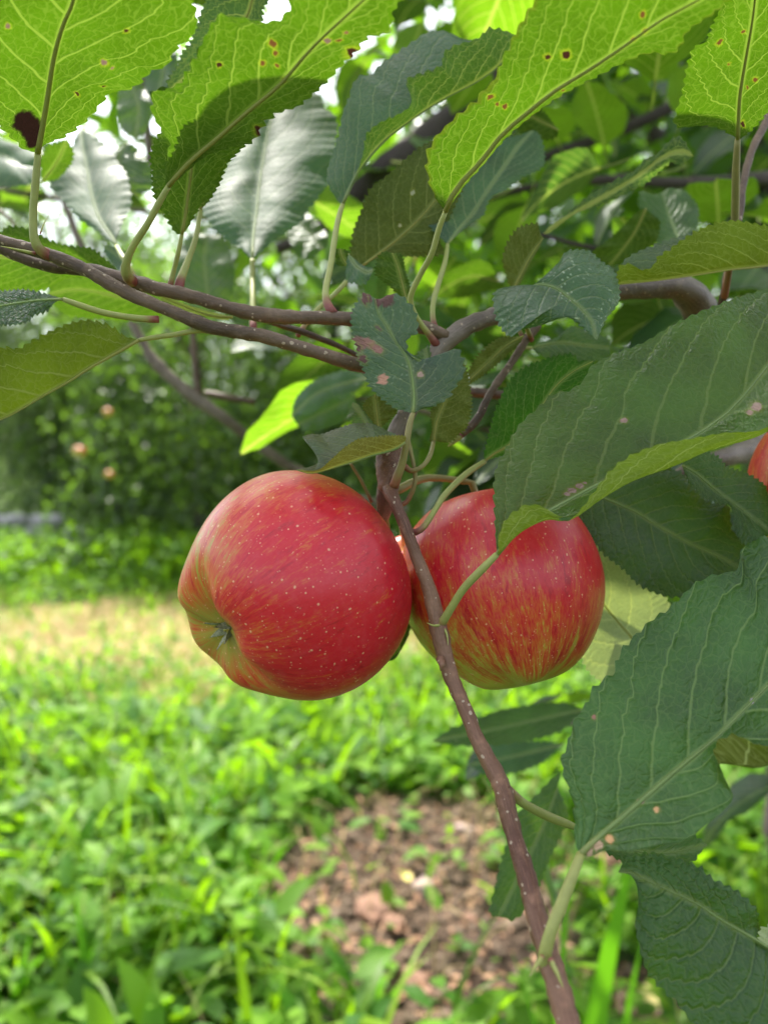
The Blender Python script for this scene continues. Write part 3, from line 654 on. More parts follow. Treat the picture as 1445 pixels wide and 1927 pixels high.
# lit leaf behind the twigs, top left
leaf([(228, 515), (150, 505), (70, 490), (0, 483), (-80, 470)], [(221, 508), (199, 488), (174, 469), (130, 462), (102, 455), (50, 430), (17, 427), (0, 436), (-60, 440)], [(200, 524), (133, 523), (77, 549), (0, 549), (-60, 530)], .325, 'under', (0, -.5), ML, rib=.6)
leaf([(318, 575), (230, 560), (150, 545), (90, 555)], [(250, 530), (150, 520), (100, 530)], [(290, 600), (200, 602), (120, 590)], .40, 'under', (0, -.5), ML, rib=.6, nv=5, teeth=18)
leaf([(438, 597), (397, 594), (355, 580), (314, 562), (298, 552)], [(420, 592), (355, 574), (308, 555)], [(420, 602), (355, 587), (310, 570)], .279, 'under', (0, -.3), leaf_mat('leaf_curled', under=(.30, .35, .15), trans=(.2, .3, .05)), rib=.5, nv=4, teeth=10, tooth=.1)
# damaged leaf in the middle, with brown patches and a torn right half
leaf([(777, 777), (779, 746), (774, 702), (765, 671), (744, 641), (727, 613), (713, 591), (706, 562)],
     [(770, 776), (755, 771), (744, 768), (727, 757), (705, 738), (691, 718), (686, 704), (683, 693), (673, 677), (672, 655), (665, 635), (661, 613), (662, 591), (669, 572), (683, 553), (694, 554)],
     [(784, 775), (796, 769), (816, 765), (843, 749), (855, 729), (871, 707), (872, 685), (860, 657), (843, 667), (838, 685), (824, 693), (806, 692), (795, 690), (790, 678), (770, 668), (766, 638), (783, 628), (786, 608), (777, 580), (755, 558), (733, 555), (717, 562)],
     .252, 'top', (0, .35), rib=.55, wave=.5, matargs=dict(DRK, top=(.030, .068, .032), rough=.5, speck=.25, tmix=.2), teeth=28,
     spots=[(694, 558, 2.0, BROWN), (712, 566, 2.2, BROWN), (730, 560, 2.4, BROWN), (688, 564, 1.6, BROWN), (680, 643, 2.2, (.20, .09, .065)), (694, 648, 2.0, (.26, .12, .085)), (708, 657, 1.6, (.26, .12, .085)), (676, 655, 1.3, BROWN), (679, 678, 1.2, BROWN), (725, 716, 1.7, (.50, .25, .16)), (712, 617, .9, (.12, .09, .05)), (785, 705, 1.0, PINK)],
     stalk=[(741, 915, .258, 18), (748, 895, .256, 17), (757, 870, .254, 15), (765, 830, .252, 13), (771, 798, .252, 12)], sw=11, smat=M_STALKB)
leaf([(790, 722), (800, 690), (803, 670), (800, 655)], [(776, 705), (778, 680), (790, 660)], [(803, 700), (812, 680), (806, 650)], .262, 'top', (0, .3), MD, rib=.3, nv=4, teeth=12)
# leaf behind it, dull underside
leaf([(816, 830), (820, 800), (827, 779), (838, 751), (850, 715), (862, 685)], [(808, 830), (813, 807), (810, 779), (814, 762), (825, 730), (845, 695)], [(848, 833), (860, 820), (874, 810), (882, 793), (887, 765), (886, 738), (880, 702), (872, 684)],
     .282, 'under', (.2, -.2), MO, stalk=[(757, 873, .27, 12), (774, 886, .268, 10), (795, 877, .268, 9), (809, 857, .273, 9)], sw=9, smat=M_STALKB, rib=.5)
branch([(757, 950, .272, 9), (768, 940, .272, 9), (780, 912, .271, 9), (780, 885, .271, 8), (773, 850, .272, 8), (765, 815, .276, 8)], M_STALKB, 'stalk', seg=8)
branch([(700, 945, .285, 7), (680, 905, .283, 6), (660, 872, .28, 6)], M_STALKB, 'stalk', seg=8)
# folded leaf touching the left apple
leaf([(762, 832), (744, 845), (702, 857), (669, 868), (633, 879), (600, 889), (580, 891), (558, 884)],
     [(752, 822, 4), (740, 815, 8), (727, 810, 12), (715, 803, 14), (700, 797, 16), (688, 796, 18), (674, 797, 18), (661, 798, 18), (630, 808, 18), (605, 817, 17), (586, 817, 16), (571, 823, 15), (580, 836, 13), (597, 851, 10), (601, 868, 6), (585, 878, 2)],
     [(764, 822, -2), (755, 819, -3), (744, 820, -4), (725, 820, -5), (705, 822, -5), (677, 825, -6), (661, 833, -6), (641, 848, -6), (622, 866, -5), (604, 881, -3), (588, 886, -2)],
     .246, 'top', (0, 0.0), leaf_mat('leaf_tawny_fold', top=(.022, .065, .022), vein_t=(.07, .13, .05), under=(.22, .19, .055), vein_u=(.34, .31, .13), trans=(.22, .22, .012), tmix=.3), rib=.5, teeth=36, tooth=1.3)
leaf([(692, 800), (682, 782), (672, 768), (664, 757)], [(675, 800), (656, 790), (657, 772)], [(702, 797), (690, 780), (675, 762)], .268, 'top', (0, .5), MD, rib=.3, nv=4, teeth=14)
leaf([(713, 808), (710, 785), (705, 742)], [(695, 797), (682, 771), (690, 752)], [(730, 792), (746, 774), (728, 755)], .275, 'under', (0, -.2), MO, rib=.35, nv=5, teeth=16)
leaf([(765, 566), (756, 530), (748, 500), (738, 476)], [(748, 553), (722, 530), (706, 514), (712, 484), (724, 474)], [(772, 560), (772, 540), (764, 515), (756, 480)], .288, 'under', (0, -.3), ML, rib=.35, nv=6, teeth=18)
leaf([(656, 478), (670, 500), (690, 512), (703, 508)], [(652, 495), (652, 525), (668, 534), (690, 530)], [(668, 488), (688, 502), (698, 503)], .285, 'top', (0, .5), MB, rib=.3, nv=5, teeth=14)
leaf([(655, 500), (645, 485), (640, 468)], [(636, 500), (632, 488), (633, 470)], [(656, 485), (655, 472)], .29, 'under', (0, -.3), ML, rib=.25, nv=4, teeth=10)
leaf([(985, 632), (950, 652), (915, 685), (884, 714)], [(968, 633), (937, 637), (904, 663), (888, 685), (882, 700)], [(978, 645), (955, 668), (918, 700), (886, 721)], .29, 'under', (0, -.2), MO, rib=.4, nv=6, teeth=20)
# veined dark leaf left of the big one
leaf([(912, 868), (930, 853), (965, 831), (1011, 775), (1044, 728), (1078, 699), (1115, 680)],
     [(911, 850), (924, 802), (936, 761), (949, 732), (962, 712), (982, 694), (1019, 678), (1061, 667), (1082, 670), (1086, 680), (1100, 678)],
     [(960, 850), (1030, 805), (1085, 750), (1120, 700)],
     .287, 'under', (.1, -.35), leaf_mat('leaf_deep_shade', under=(.035, .065, .018), vein_u=(.12, .17, .07), trans=(.05, .22, .008), tveins=(.3, .45, .10), tmix=.45), rib=.45,  # deep shade is put into the dark blade colours
     stalk=[(772, 1000, .258, 14), (785, 1001, .256, 13), (800, 988, .256, 12), (818, 960, .26, 11), (833, 936, .265, 12), (856, 911, .272, 12), (882, 888, .28, 12)], sw=12)
# big dark leaf at the right, lower margin rolled up to show its yellow-green underside
leaf([(935, 1043), (965, 1008), (1000, 980), (1044, 956), (1100, 925), (1144, 903), (1200, 880), (1298, 825), (1372, 773), (1445, 686), (1520, 580), (1600, 470)],
     [(932, 1010), (930, 975), (928, 927), (932, 885), (949, 852), (970, 811), (990, 786), (1011, 769), (1028, 752), (1044, 740), (1073, 734), (1098, 715), (1111, 690), (1148, 669), (1190, 653), (1219, 640), (1260, 615), (1310, 590), (1364, 568), (1406, 553), (1445, 541), (1530, 505)],
     [[(937, 1045, -1), (952, 1030, -3), (985, 1002, -5), (1030, 982, -7), (1064, 985, -9), (1095, 968, -10), (1136, 940, -12), (1198, 907, -14), (1277, 881, -15), (1343, 852, -15), (1445, 819, -14), (1540, 740, -10)],
      [(938, 1034, -3), (937, 1015, -6), (952, 978, -9), (985, 953, -10), (1015, 952, -11), (1045, 968, -10), (1066, 982, -10), (1090, 962, -12), (1118, 925, -14), (1150, 885, -17), (1180, 862, -19), (1206, 849, -20), (1245, 835, -21), (1293, 827, -21), (1360, 815, -20), (1445, 803, -18), (1530, 725, -12)]],
     .236, 'top', (-.08, .45), rib=.8, wave=.7, teeth=40, tooth=1.5, nv=14, foldR=.5, quilt=1.0,
     matargs=dict(top=(.022, .078, .009), vein_t=(.10, .175, .045), under=(.20, .28, .03), trans=(.30, .45, .012), tmix=.33, rough=.33, spec=.42, nsec=8, bump=1.25, detail=1.0),
     spots=[(1173, 797, .9, PINK), (1080, 928, 1.2, PINK), (1092, 918, 1.1, PINK), (1066, 932, .8, PINK), (1100, 910, .6, PINK), (1086, 925, .5, DARK), (1425, 765, 1.6, PINK), (1405, 772, 1.0, PINK)],
     stalk=[(824, 1178, .249, 22), (834, 1168, .246, 18), (850, 1142, .243, 16), (872, 1108, .240, 16), (905, 1073, .237, 16)], sw=15)
# big leaf at the lower right, nearest the lens
leaf([(1092, 1607), (1125, 1575), (1160, 1546), (1201, 1510), (1246, 1471), (1291, 1433), (1343, 1392), (1384, 1350), (1445, 1288), (1540, 1190), (1610, 1110)],
     [(1083, 1590), (1082, 1544), (1076, 1499), (1063, 1465), (1056, 1430), (1068, 1392), (1080, 1350), (1097, 1331), (1115, 1298), (1135, 1281), (1156, 1268), (1164, 1240), (1178, 1215), (1200, 1193), (1225, 1168), (1250, 1152), (1286, 1121), (1311, 1099), (1349, 1082), (1382, 1076), (1392, 1055), (1390, 1038), (1402, 1029), (1419, 1016), (1445, 1010), (1530, 1020)],
     [[(1110, 1612, 0), (1139, 1601, -2), (1180, 1604, -3), (1239, 1590, -4), (1291, 1582, -4), (1319, 1561, -4), (1362, 1527, -4), (1380, 1500, -4), (1368, 1478, -5), (1352, 1440, -7), (1390, 1449, -9), (1445, 1453, -10), (1540, 1400, -8)],
      [(1112, 1611, 0), (1141, 1600, -2), (1182, 1603, -3), (1240, 1589, -4), (1292, 1581, -4), (1320, 1560, -4), (1361, 1526, -4), (1379, 1499, -4), (1362, 1462, -6), (1343, 1405, -9), (1380, 1383, -13), (1445, 1402, -15), (1540, 1340, -12)]],
     .205, 'top', (-.05, .55), rib=.9, wave=1.0, teeth=30, tooth=2.0, nv=14, foldR=.85, quilt=1.3,
     matargs=dict(top=(.042, .120, .020), vein_t=(.16, .25, .08), under=(.13, .15, .02), trans=(.14, .22, .01), tmix=.3, rough=.36, spec=.5, nsec=8, bump=1.5),
     spots=[(1148, 1578, 1.2, (.75, .42, .18)), (1122, 1592, 1.3, (.6, .4, .25)), (1110, 1600, 1.0, (.6, .4, .25)), (1095, 1604, .6, (.8, .55, .2)), (1233, 1521, .7, (.75, .42, .18)), (1201, 1508, .7, PINK), (1413, 1322, .8, (.6, .5, .6)), (1118, 1348, .6, TAN)],
     stalk=[(1036, 1846, .199, 14), (1024, 1806, .196, 25), (1038, 1748, .196, 24), (1060, 1692, .199, 24), (1080, 1640, .202, 21)], sw=21)
branch([(1020, 1800, .193, 10), (1008, 1818, .190, 8), (996, 1838, .188, 2)], M_STALK, 'stipule', seg=6)
branch([(1035, 1805, .193, 12), (1047, 1830, .190, 8), (1059, 1858, .188, 2)], M_STALK, 'stipule', seg=6)
branch([(829, 1176, .246, 6), (815, 1177, .244, 4), (803, 1172, .243, 1)], M_STALK, 'stipule', seg=6)
branch([(835, 1180, .246, 6), (841, 1196, .245, 4), (843, 1214, .244, 1)], M_STALK, 'stipule', seg=6)
branch([(76, 440, .262, 3), (84, 420, .262, 2), (95, 402, .262, .6)], M_STALK, 'stipule', seg=6)
branch([(68, 477, .260, 7), (35, 470, .258, 4), (2, 463, .257, 1)], M_STALK, 'stipule', seg=6)
branch([(828, 1240, .243, 16), (831, 1250, .240, 13), (830, 1262, .240, 5)], M_SPUR, 'bud', seg=8)
branch([(940, 1468, .229, 14), (950, 1474, .227, 12), (958, 1482, .226, 6)], M_SPUR, 'bud', seg=8)
# dark leaves between the two big ones
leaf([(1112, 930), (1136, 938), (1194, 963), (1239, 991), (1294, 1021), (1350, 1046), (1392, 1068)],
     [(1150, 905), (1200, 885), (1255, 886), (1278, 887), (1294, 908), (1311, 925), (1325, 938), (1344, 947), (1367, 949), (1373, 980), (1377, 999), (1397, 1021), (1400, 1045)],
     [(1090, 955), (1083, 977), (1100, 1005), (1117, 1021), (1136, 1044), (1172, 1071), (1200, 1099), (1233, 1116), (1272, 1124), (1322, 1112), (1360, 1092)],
     .298, 'top', (.1, .15), leaf_mat('leaf_shade_top', top=(.011, .034, .010), vein_t=(.04, .075, .035), rough=.5, tmix=.18), rib=.45)  # weak light painted in as a darker top colour
leaf([(1240, 1262), (1189, 1201), (1156, 1163), (1128, 1127), (1098, 1075), (1072, 1015)],
     [(1262, 1220), (1265, 1160), (1250, 1122), (1215, 1098), (1172, 1068), (1130, 1030), (1095, 1000)],
     [(1215, 1280), (1160, 1292), (1105, 1260), (1080, 1180), (1060, 1080)],
     .33, 'under', (0, -.2), leaf_mat('leaf_pale_underside', under=(.42, .48, .27), vein_u=(.60, .62, .40), trans=(.3, .38, .10), tmix=.25, nsec=6), rib=.6)
leaf([(1282, 876), (1310, 892), (1349, 925), (1405, 966), (1455, 1005)],
     [(1290, 862), (1320, 850), (1349, 858), (1366, 877), (1400, 888), (1424, 902), (1460, 940)],
     [(1294, 908), (1311, 926), (1325, 938), (1349, 947), (1372, 952), (1378, 978), (1388, 1010), (1402, 1024), (1430, 1012)], .286, 'top', (.1, .3), MD, rib=.4)
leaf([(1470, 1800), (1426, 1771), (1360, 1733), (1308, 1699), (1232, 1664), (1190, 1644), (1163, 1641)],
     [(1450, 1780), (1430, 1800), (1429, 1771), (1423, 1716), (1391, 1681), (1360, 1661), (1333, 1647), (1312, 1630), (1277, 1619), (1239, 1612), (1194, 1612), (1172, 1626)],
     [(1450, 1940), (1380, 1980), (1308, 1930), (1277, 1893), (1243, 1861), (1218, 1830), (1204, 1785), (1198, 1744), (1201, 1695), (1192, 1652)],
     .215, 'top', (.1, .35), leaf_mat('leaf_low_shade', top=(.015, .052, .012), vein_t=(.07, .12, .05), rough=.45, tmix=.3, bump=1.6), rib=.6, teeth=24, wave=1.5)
leaf([(1500, 1760), (1470, 1790), (1445, 1815)], [(1460, 1740), (1430, 1750), (1430, 1790)], [(1500, 1800), (1470, 1825)], .26, 'under', (0, 0), bpy.data.materials['leaf_pale_underside'], rib=.3, nv=4, teeth=12)
leaf([(1048, 1480), (1025, 1545), (990, 1620), (950, 1700), (938, 1725)], [(1052, 1455), (1010, 1495), (975, 1530), (941, 1626), (922, 1715)], [(1068, 1530), (1062, 1560), (1028, 1626), (1009, 1674), (975, 1727)], .36, 'top', (0, .2), MD, rib=.5, nv=6, teeth=18)
leaf([(1085, 1558), (1150, 1590), (1240, 1605), (1330, 1590)], [(1140, 1575), (1230, 1560), (1300, 1570)], [(1120, 1590), (1200, 1632), (1290, 1625)], .255, 'top', (0, .4), MD, rib=.5, nv=6, teeth=18,
     stalk=[(942, 1480, .228, 20), (955, 1486, .228, 18), (985, 1512, .231, 17), (1030, 1536, .238, 18), (1060, 1548, .245, 17)], sw=14)
leaf([(1100, 1335), (1020, 1352), (930, 1372), (812, 1395)], [(1050, 1322), (950, 1335), (860, 1365)], [(1050, 1378), (950, 1402), (860, 1402)], .46, 'top', (0, .6), MD, rib=.5, nv=5, teeth=14)
leaf([(1060, 1400), (980, 1420), (880, 1440)], [(1020, 1395), (940, 1400)], [(1010, 1440), (930, 1460)], .48, 'top', (0, .6), MB, rib=.5, nv=4, teeth=14)
leaf([(745, 1195), (752, 1222), (742, 1240), (725, 1245)], [(735, 1200), (730, 1225)], [(772, 1172), (765, 1205), (745, 1232)], .315, 'under', (0, -.2), ML, rib=.3, nv=4, teeth=12)
# softer leaves a little further back
leaf([(692, 712), (640, 724), (590, 745), (548, 785)], [(650, 698), (600, 712), (560, 745)], [(665, 738), (620, 748), (590, 775)], .44, 'top', (0, .7), MB, rib=.4, nv=5, teeth=16, stalk=[(740, 690, .45, 7), (715, 703, .45, 6)], sw=6)
leaf([(560, 800), (600, 780), (650, 755), (668, 742)], [(552, 780), (590, 755), (640, 740)], [(580, 812), (640, 795), (665, 765)], .46, 'top', (0, .4), MD, rib=.4, nv=5, teeth=16)
leaf([(660, 640), (610, 680), (560, 730), (515, 790)], [(600, 640), (550, 680), (512, 740)], [(650, 700), (600, 745), (540, 790)], .55, 'under', (0, -.6), ML, rib=.5, nv=5, teeth=16)
leaf([(608, 470), (585, 440), (560, 415), (545, 395)], [(575, 490), (545, 455), (540, 420)], [(618, 450), (600, 420), (570, 395)], .45, 'top', (0, .7), MD, rib=.4, nv=5, teeth=14)
leaf([(395, 590), (390, 540), (385, 490), (390, 440)], [(345, 570), (325, 510), (350, 450)], [(430, 570), (442, 510), (420, 450)], .48, 'top', (0, .5), MD, rib=.5, nv=5, teeth=16)
leaf([(940, 530), (890, 520), (850, 535), (812, 560)], [(920, 497), (890, 490), (850, 510), (826, 535)], [(948, 540), (900, 553), (850, 562)], .47, 'under', (0, -.7), ML, rib=.5, nv=5, teeth=16)
leaf([(1290, 590), (1240, 600), (1190, 620), (1150, 650)], [(1260, 563), (1200, 560), (1155, 590)], [(1275, 615), (1220, 628), (1180, 645)], .50, 'under', (0, -.7), ML, rib=.5, nv=5, teeth=16)
leaf([(1050, 245), (1010, 225), (980, 210), (960, 200)], [(1040, 232), (1015, 205), (975, 190)], [(1045, 258), (1010, 262), (970, 240)], .36, 'under', (0, -.6), ML, rib=.4, nv=5, teeth=16)
leaf([(50, 330), (20, 300), (-30, 280), (-90, 270)], [(70, 290), (20, 268), (-40, 255)], [(90, 320), (50, 350), (-30, 340)], .42, 'top', (0, .9), MB, rib=.4, nv=5, teeth=14)
leaf([(78, 345), (105, 310), (120, 280), (128, 262)], [(80, 300), (95, 270)], [(120, 330), (138, 290)], .38, 'under', (0, -.7), ML, rib=.4, nv=5, teeth=14)
leaf([(235, 120), (250, 165), (262, 205), (255, 262)], [(225, 165), (222, 205), (232, 245)], [(262, 150), (285, 200), (275, 245)], .46, 'top', (0, .5), MD, rib=.4, nv=5, teeth=14)
leaf([(300, 60), (310, 110), (300, 170), (285, 215)], [(275, 90), (272, 150), (278, 200)], [(330, 90), (335, 150), (305, 205)], .5, 'top', (0, .6), MB, rib=.4, nv=5, teeth=14)
leaf([(240, 268), (225, 300), (235, 345), (262, 372)], [(225, 275), (212, 300), (222, 350)], [(258, 280), (285, 315), (288, 350)], .42, 'top', (0, .5), MD, rib=.4, nv=5, teeth=14)

# ------------------------------------------------------------------ shared simple leaves for the rest of the tree
def simple_leaf_mesh(k, L=0.078, nu=8, half=2):
    r = random.Random(50 + k)
    W = r.uniform(.019, .025); bend = r.uniform(.2, .9); fold = r.uniform(.15, .7); tw = r.uniform(-.5, .5)
    V, UV, FL, F = [], [], [], []
    st = 0.022
    for i in range(nu + 1):
        u = i / nu
        w = W * (math.sin(math.pi * min(1, u * 0.97 + .03) ** .8)) ** .75 if 0 < u < 1 else .0006
        y = st + L * u * (1 - .1 * bend * u); z = -L * .45 * bend * u * u
        for j in range(-half, half + 1):
            v = j / half; ang = fold * abs(v) * .5 + r.uniform(-.05, .05)
            x = w * v * math.cos(ang); zz = z + w * abs(v) * math.sin(ang) + .0018 * math.sin(u * 13 + k + v * 2) * abs(v)
            c, s = math.cos(tw * u), math.sin(tw * u)
            V.append((x * c - (zz - z) * s, y, z + x * s + (zz - z) * c)); UV.append((u, v)); FL.append((L * u, w * v))
    n = 2 * half + 1
    for i in range(nu):
        for j in range(n - 1):
            a = i * n + j; F.append((a, a + 1, a + n + 1, a + n))
    b = len(V)   # stalk
    for q in range(3):
        t = q / 2; rr = .0008
        for s in range(4):
            an = s * math.pi / 2
            V.append((rr * math.cos(an), st * t, rr * math.sin(an) + .004 * (t - 1) * t - .0003)); UV.append((0, 0)); FL.append((0, 0))
    for q in range(2):
        for s in range(4):
            F.append((b + q * 4 + s, b + q * 4 + (s + 1) % 4, b + q * 4 + 4 + (s + 1) % 4, b + q * 4 + 4 + s))
    return V, F, UV, FL
SL = []
MS = [leaf_mat('leaf_back_mid', top=(.020, .055, .022), under=(.075, .12, .035), trans=(.20, .44, .006), tmix=.42, rough=.36, detail=.6),
      leaf_mat('leaf_back_dark', top=(.014, .040, .022), under=(.055, .09, .04), trans=(.07, .19, .008), tmix=.34, rough=.34, detail=.6)]
for k in range(6):
    V, F, UV, FL = simple_leaf_mesh(k)
    me = mesh('leaf', V, F, {'leaf': UV, 'flat': FL}); me.materials.append(MS[k % 2])
    me.polygons.foreach_set('use_smooth', [True] * len(me.polygons)); SL.append(me)
NL = [0]
def put_leaf(pos, tipdir, normal, scale, k=None):
    t = tipdir.normalized(); n = (normal - t * normal.dot(t)).normalized(); x = t.cross(n)
    o = bpy.data.objects.new('leaf', SL[rnd.randrange(6) if k is None else k]); COL.objects.link(o)
    M = Matrix((x, t, n)).transposed().to_4x4() @ Matrix.Scale(scale, 4)
    M.translation = pos
    o.parent = TREE; o.matrix_parent_inverse = Matrix.Translation(TREE.location).inverted(); o.matrix_basis = M
    NL[0] += 1; return o
def leafy(pts, n, spread=.03, scale=1.0, droop=.4, r=None):
    """Leaves spaced along a branch given in pixel+depth points."""
    r = r or rnd
    c, _ = px_path(pts, 60)
    for i in range(n):
        k = int((i + r.random() * .8) / n * 58); k = min(58, k)
        d = (c[k + 1] - c[k]).normalized()
        a = r.uniform(0, 2 * math.pi)
        side = Vector((math.cos(a), math.sin(a) * .8, math.sin(a * 1.7) * .6))
        tip = (d * .5 + side + Vector((0, 0, -droop * r.random()))).normalized()
        nor = Vector((r.gauss(0, .35), r.gauss(-.1, .4), 1))
        w = c[k]; hx = IW / 2 + w.x / w.y * FPX; hy = 870 - (w.z - CAM_H) / w.y * FPX
        if 270 < hx < 640 and 730 < hy < 920 or 220 < hx < 520 and 560 < hy < 720 and spread <= .05: continue
        put_leaf(c[k] + Vector((r.gauss(0, spread), r.gauss(0, spread), r.gauss(0, spread))) * .5, tip, nor, scale * r.uniform(.75, 1.15))
leafy([(1250, -60, .80), (1010, 85, .80), (877, 194, .80), (725, 313, .80), (600, 430, .8), (520, 470, .8)], 40, .12)
leafy([(1500, 330, .75), (1300, 345, .72), (1000, 352, .70), (900, 380, .7)], 26, .10)
leafy([(1520, 90, .9), (1330, 170, .9), (1040, 290, .9), (930, 330, .9)], 26, .12)
leafy([(1500, 480, .60), (1300, 440, .55), (1150, 470, .52), (980, 430, .52)], 18, .08)
leafy([(1500, 1300, .60), (1300, 1330, .56), (1150, 1350, .53), (880, 1385, .52)], 9, .05)
leafy([(225, 560, .62), (335, 722, .62), (470, 825, .63), (640, 930, .66)], 5, .05)
leafy([(1100, 840, .55), (900, 800, .52), (760, 760, .52), (620, 740, .56)], 16, .07)
leafy([(1330, 620, .6), (1200, 720, .6), (1000, 800, .5), (850, 900, .45)], 22, .06)
leafy([(1500, 900, .55), (1350, 850, .55), (1200, 900, .5)], 10, .06)
leafy([(560, 560, .62), (620, 520, .6), (720, 560, .6), (860, 560, .6), (940, 500, .6)], 16, .08)
leafy([(540, 60, .9), (720, 40, .85), (900, 60, .85), (1010, 60, .9)], 18, .14)
r2_ = random.Random(8)
leafy([(-120, 330, .8), (100, 370, .8), (300, 400, .8), (470, 420, .8)], 16, .05, r=r2_)
leafy([(330, 60, .95), (420, 130, .95), (520, 180, .95)], 10, .06, r=r2_)
leafy([(-80, 180, .9), (20, 260, .9), (60, 330, .9)], 6, .04, r=r2_)
branch([(-120, 335, .8, 12), (100, 372, .8, 10), (300, 402, .8, 8), (470, 422, .8, 5)], M_LIMB, 'twig')
branch([(1100, 845, .55, 12), (900, 805, .52, 10), (760, 765, .52, 8), (620, 742, .56, 6)], M_LIMB, 'twig')
branch([(1500, 478, .62, 18), (1300, 442, .56, 14), (1150, 470, .52, 10), (980, 432, .52, 7)], M_BACK, 'twig')
# unseen twigs and leaves added above the picture to shade the fruit
def shade_ok(q):
    """True where a leaf would shade the fruit but not the sunlit leaves at the top of the picture."""
    k = q.y - .536 * q.z
    return -.290 < k and (q.z - .95) / q.y > .64 and (q.x > .03 or k < -.240 or k > -.13)
for (a, b, n, s) in [((.16, .62, 1.56), (-.26, .42, 1.36), 26, .05), ((.34, .60, 1.50), (.02, .42, 1.34), 26, .05), ((.40, .74, 1.62), (-.10, .62, 1.55), 9, .06), ((.45, .50, 1.42), (.12, .40, 1.30), 20, .04)]:
    A, B = Vector(a), Vector(b)
    place_child(tube('twig', [A.lerp(B, t / 8) + Vector((0, 0, -.02 * math.sin(t / 8 * 3.1))) for t in range(9)], [.004 - .0003 * t for t in range(9)], M_TWIG, seg=8))
    c = 0
    while c < n:
        q = A.lerp(B, rnd.random()) + Vector((rnd.gauss(0, s), rnd.gauss(0, s), rnd.gauss(0, s)))
        if not shade_ok(q): continue
        c += 1
        if q.x > .03 or q.y - .536 * q.z > -.13: put_leaf(q, Vector((rnd.gauss(0, 1), rnd.gauss(0, 1), -.4)), Vector((rnd.gauss(0, .3), .3 + rnd.gauss(0, .3), 1)), rnd.uniform(.9, 1.2))
        else: put_leaf(q, Vector((rnd.choice((-1, 1)), rnd.gauss(0, .1), -.1)), SUN + Vector((rnd.gauss(0, .15), rnd.gauss(0, .1), 0)), rnd.uniform(.9, 1.2))
# unseen leaves added along the sun's path to shade fruit and leaves below
for (tx, ty, td) in [(520, 900, .27), (600, 890, .262), (470, 940, .26), (560, 930, .25), (640, 930, .26), (900, 900, .29), (960, 905, .285), (1020, 930, .27), (640, 830, .26), (600, 850, .26), (680, 810, .262),
                     (1050, 530, .275),
                     (1120, 560, .27), (970, 590, .266), (1300, 650, .255), (1200, 720, .25), (1080, 800, .245), (1400, 600, .26), (1350, 1100, .225), (1250, 1000, .298), (1200, 950, .298), (1340, 930, .286), (1170, 1040, .3), (1300, 1060, .3), (730, 720, .253), (690, 640, .256), (560, 800, .44), (980, 320, .31)]:
    for h in (.0, .09):
        q = P(tx, ty, td) + SUN * (.27 + h + rnd.uniform(-.02, .03))
        for _ in range(12):
            if (q.z - .95) / q.y > .64: break
            q = q + SUN * .05
        if q.y - .536 * q.z < -.31: continue
        tdn = Vector((rnd.choice((-1, 1)), rnd.gauss(0, .12), rnd.gauss(0, .1))); tdn = (tdn - SUN * tdn.dot(SUN)).normalized()
        put_leaf(q - tdn * .055, tdn, (SUN + Vector((rnd.gauss(0, .2), rnd.gauss(0, .2), 0))).normalized(), rnd.uniform(1.05, 1.3))
# the leaf whose shadow falls on the broad leaf at the top
bc = P(430, 245, .25) + SUN * .13
put_leaf(bc - Vector((.024, 0, .018)), P(560, 150, .24) - P(330, 320, .25), SUN, .80, 0)

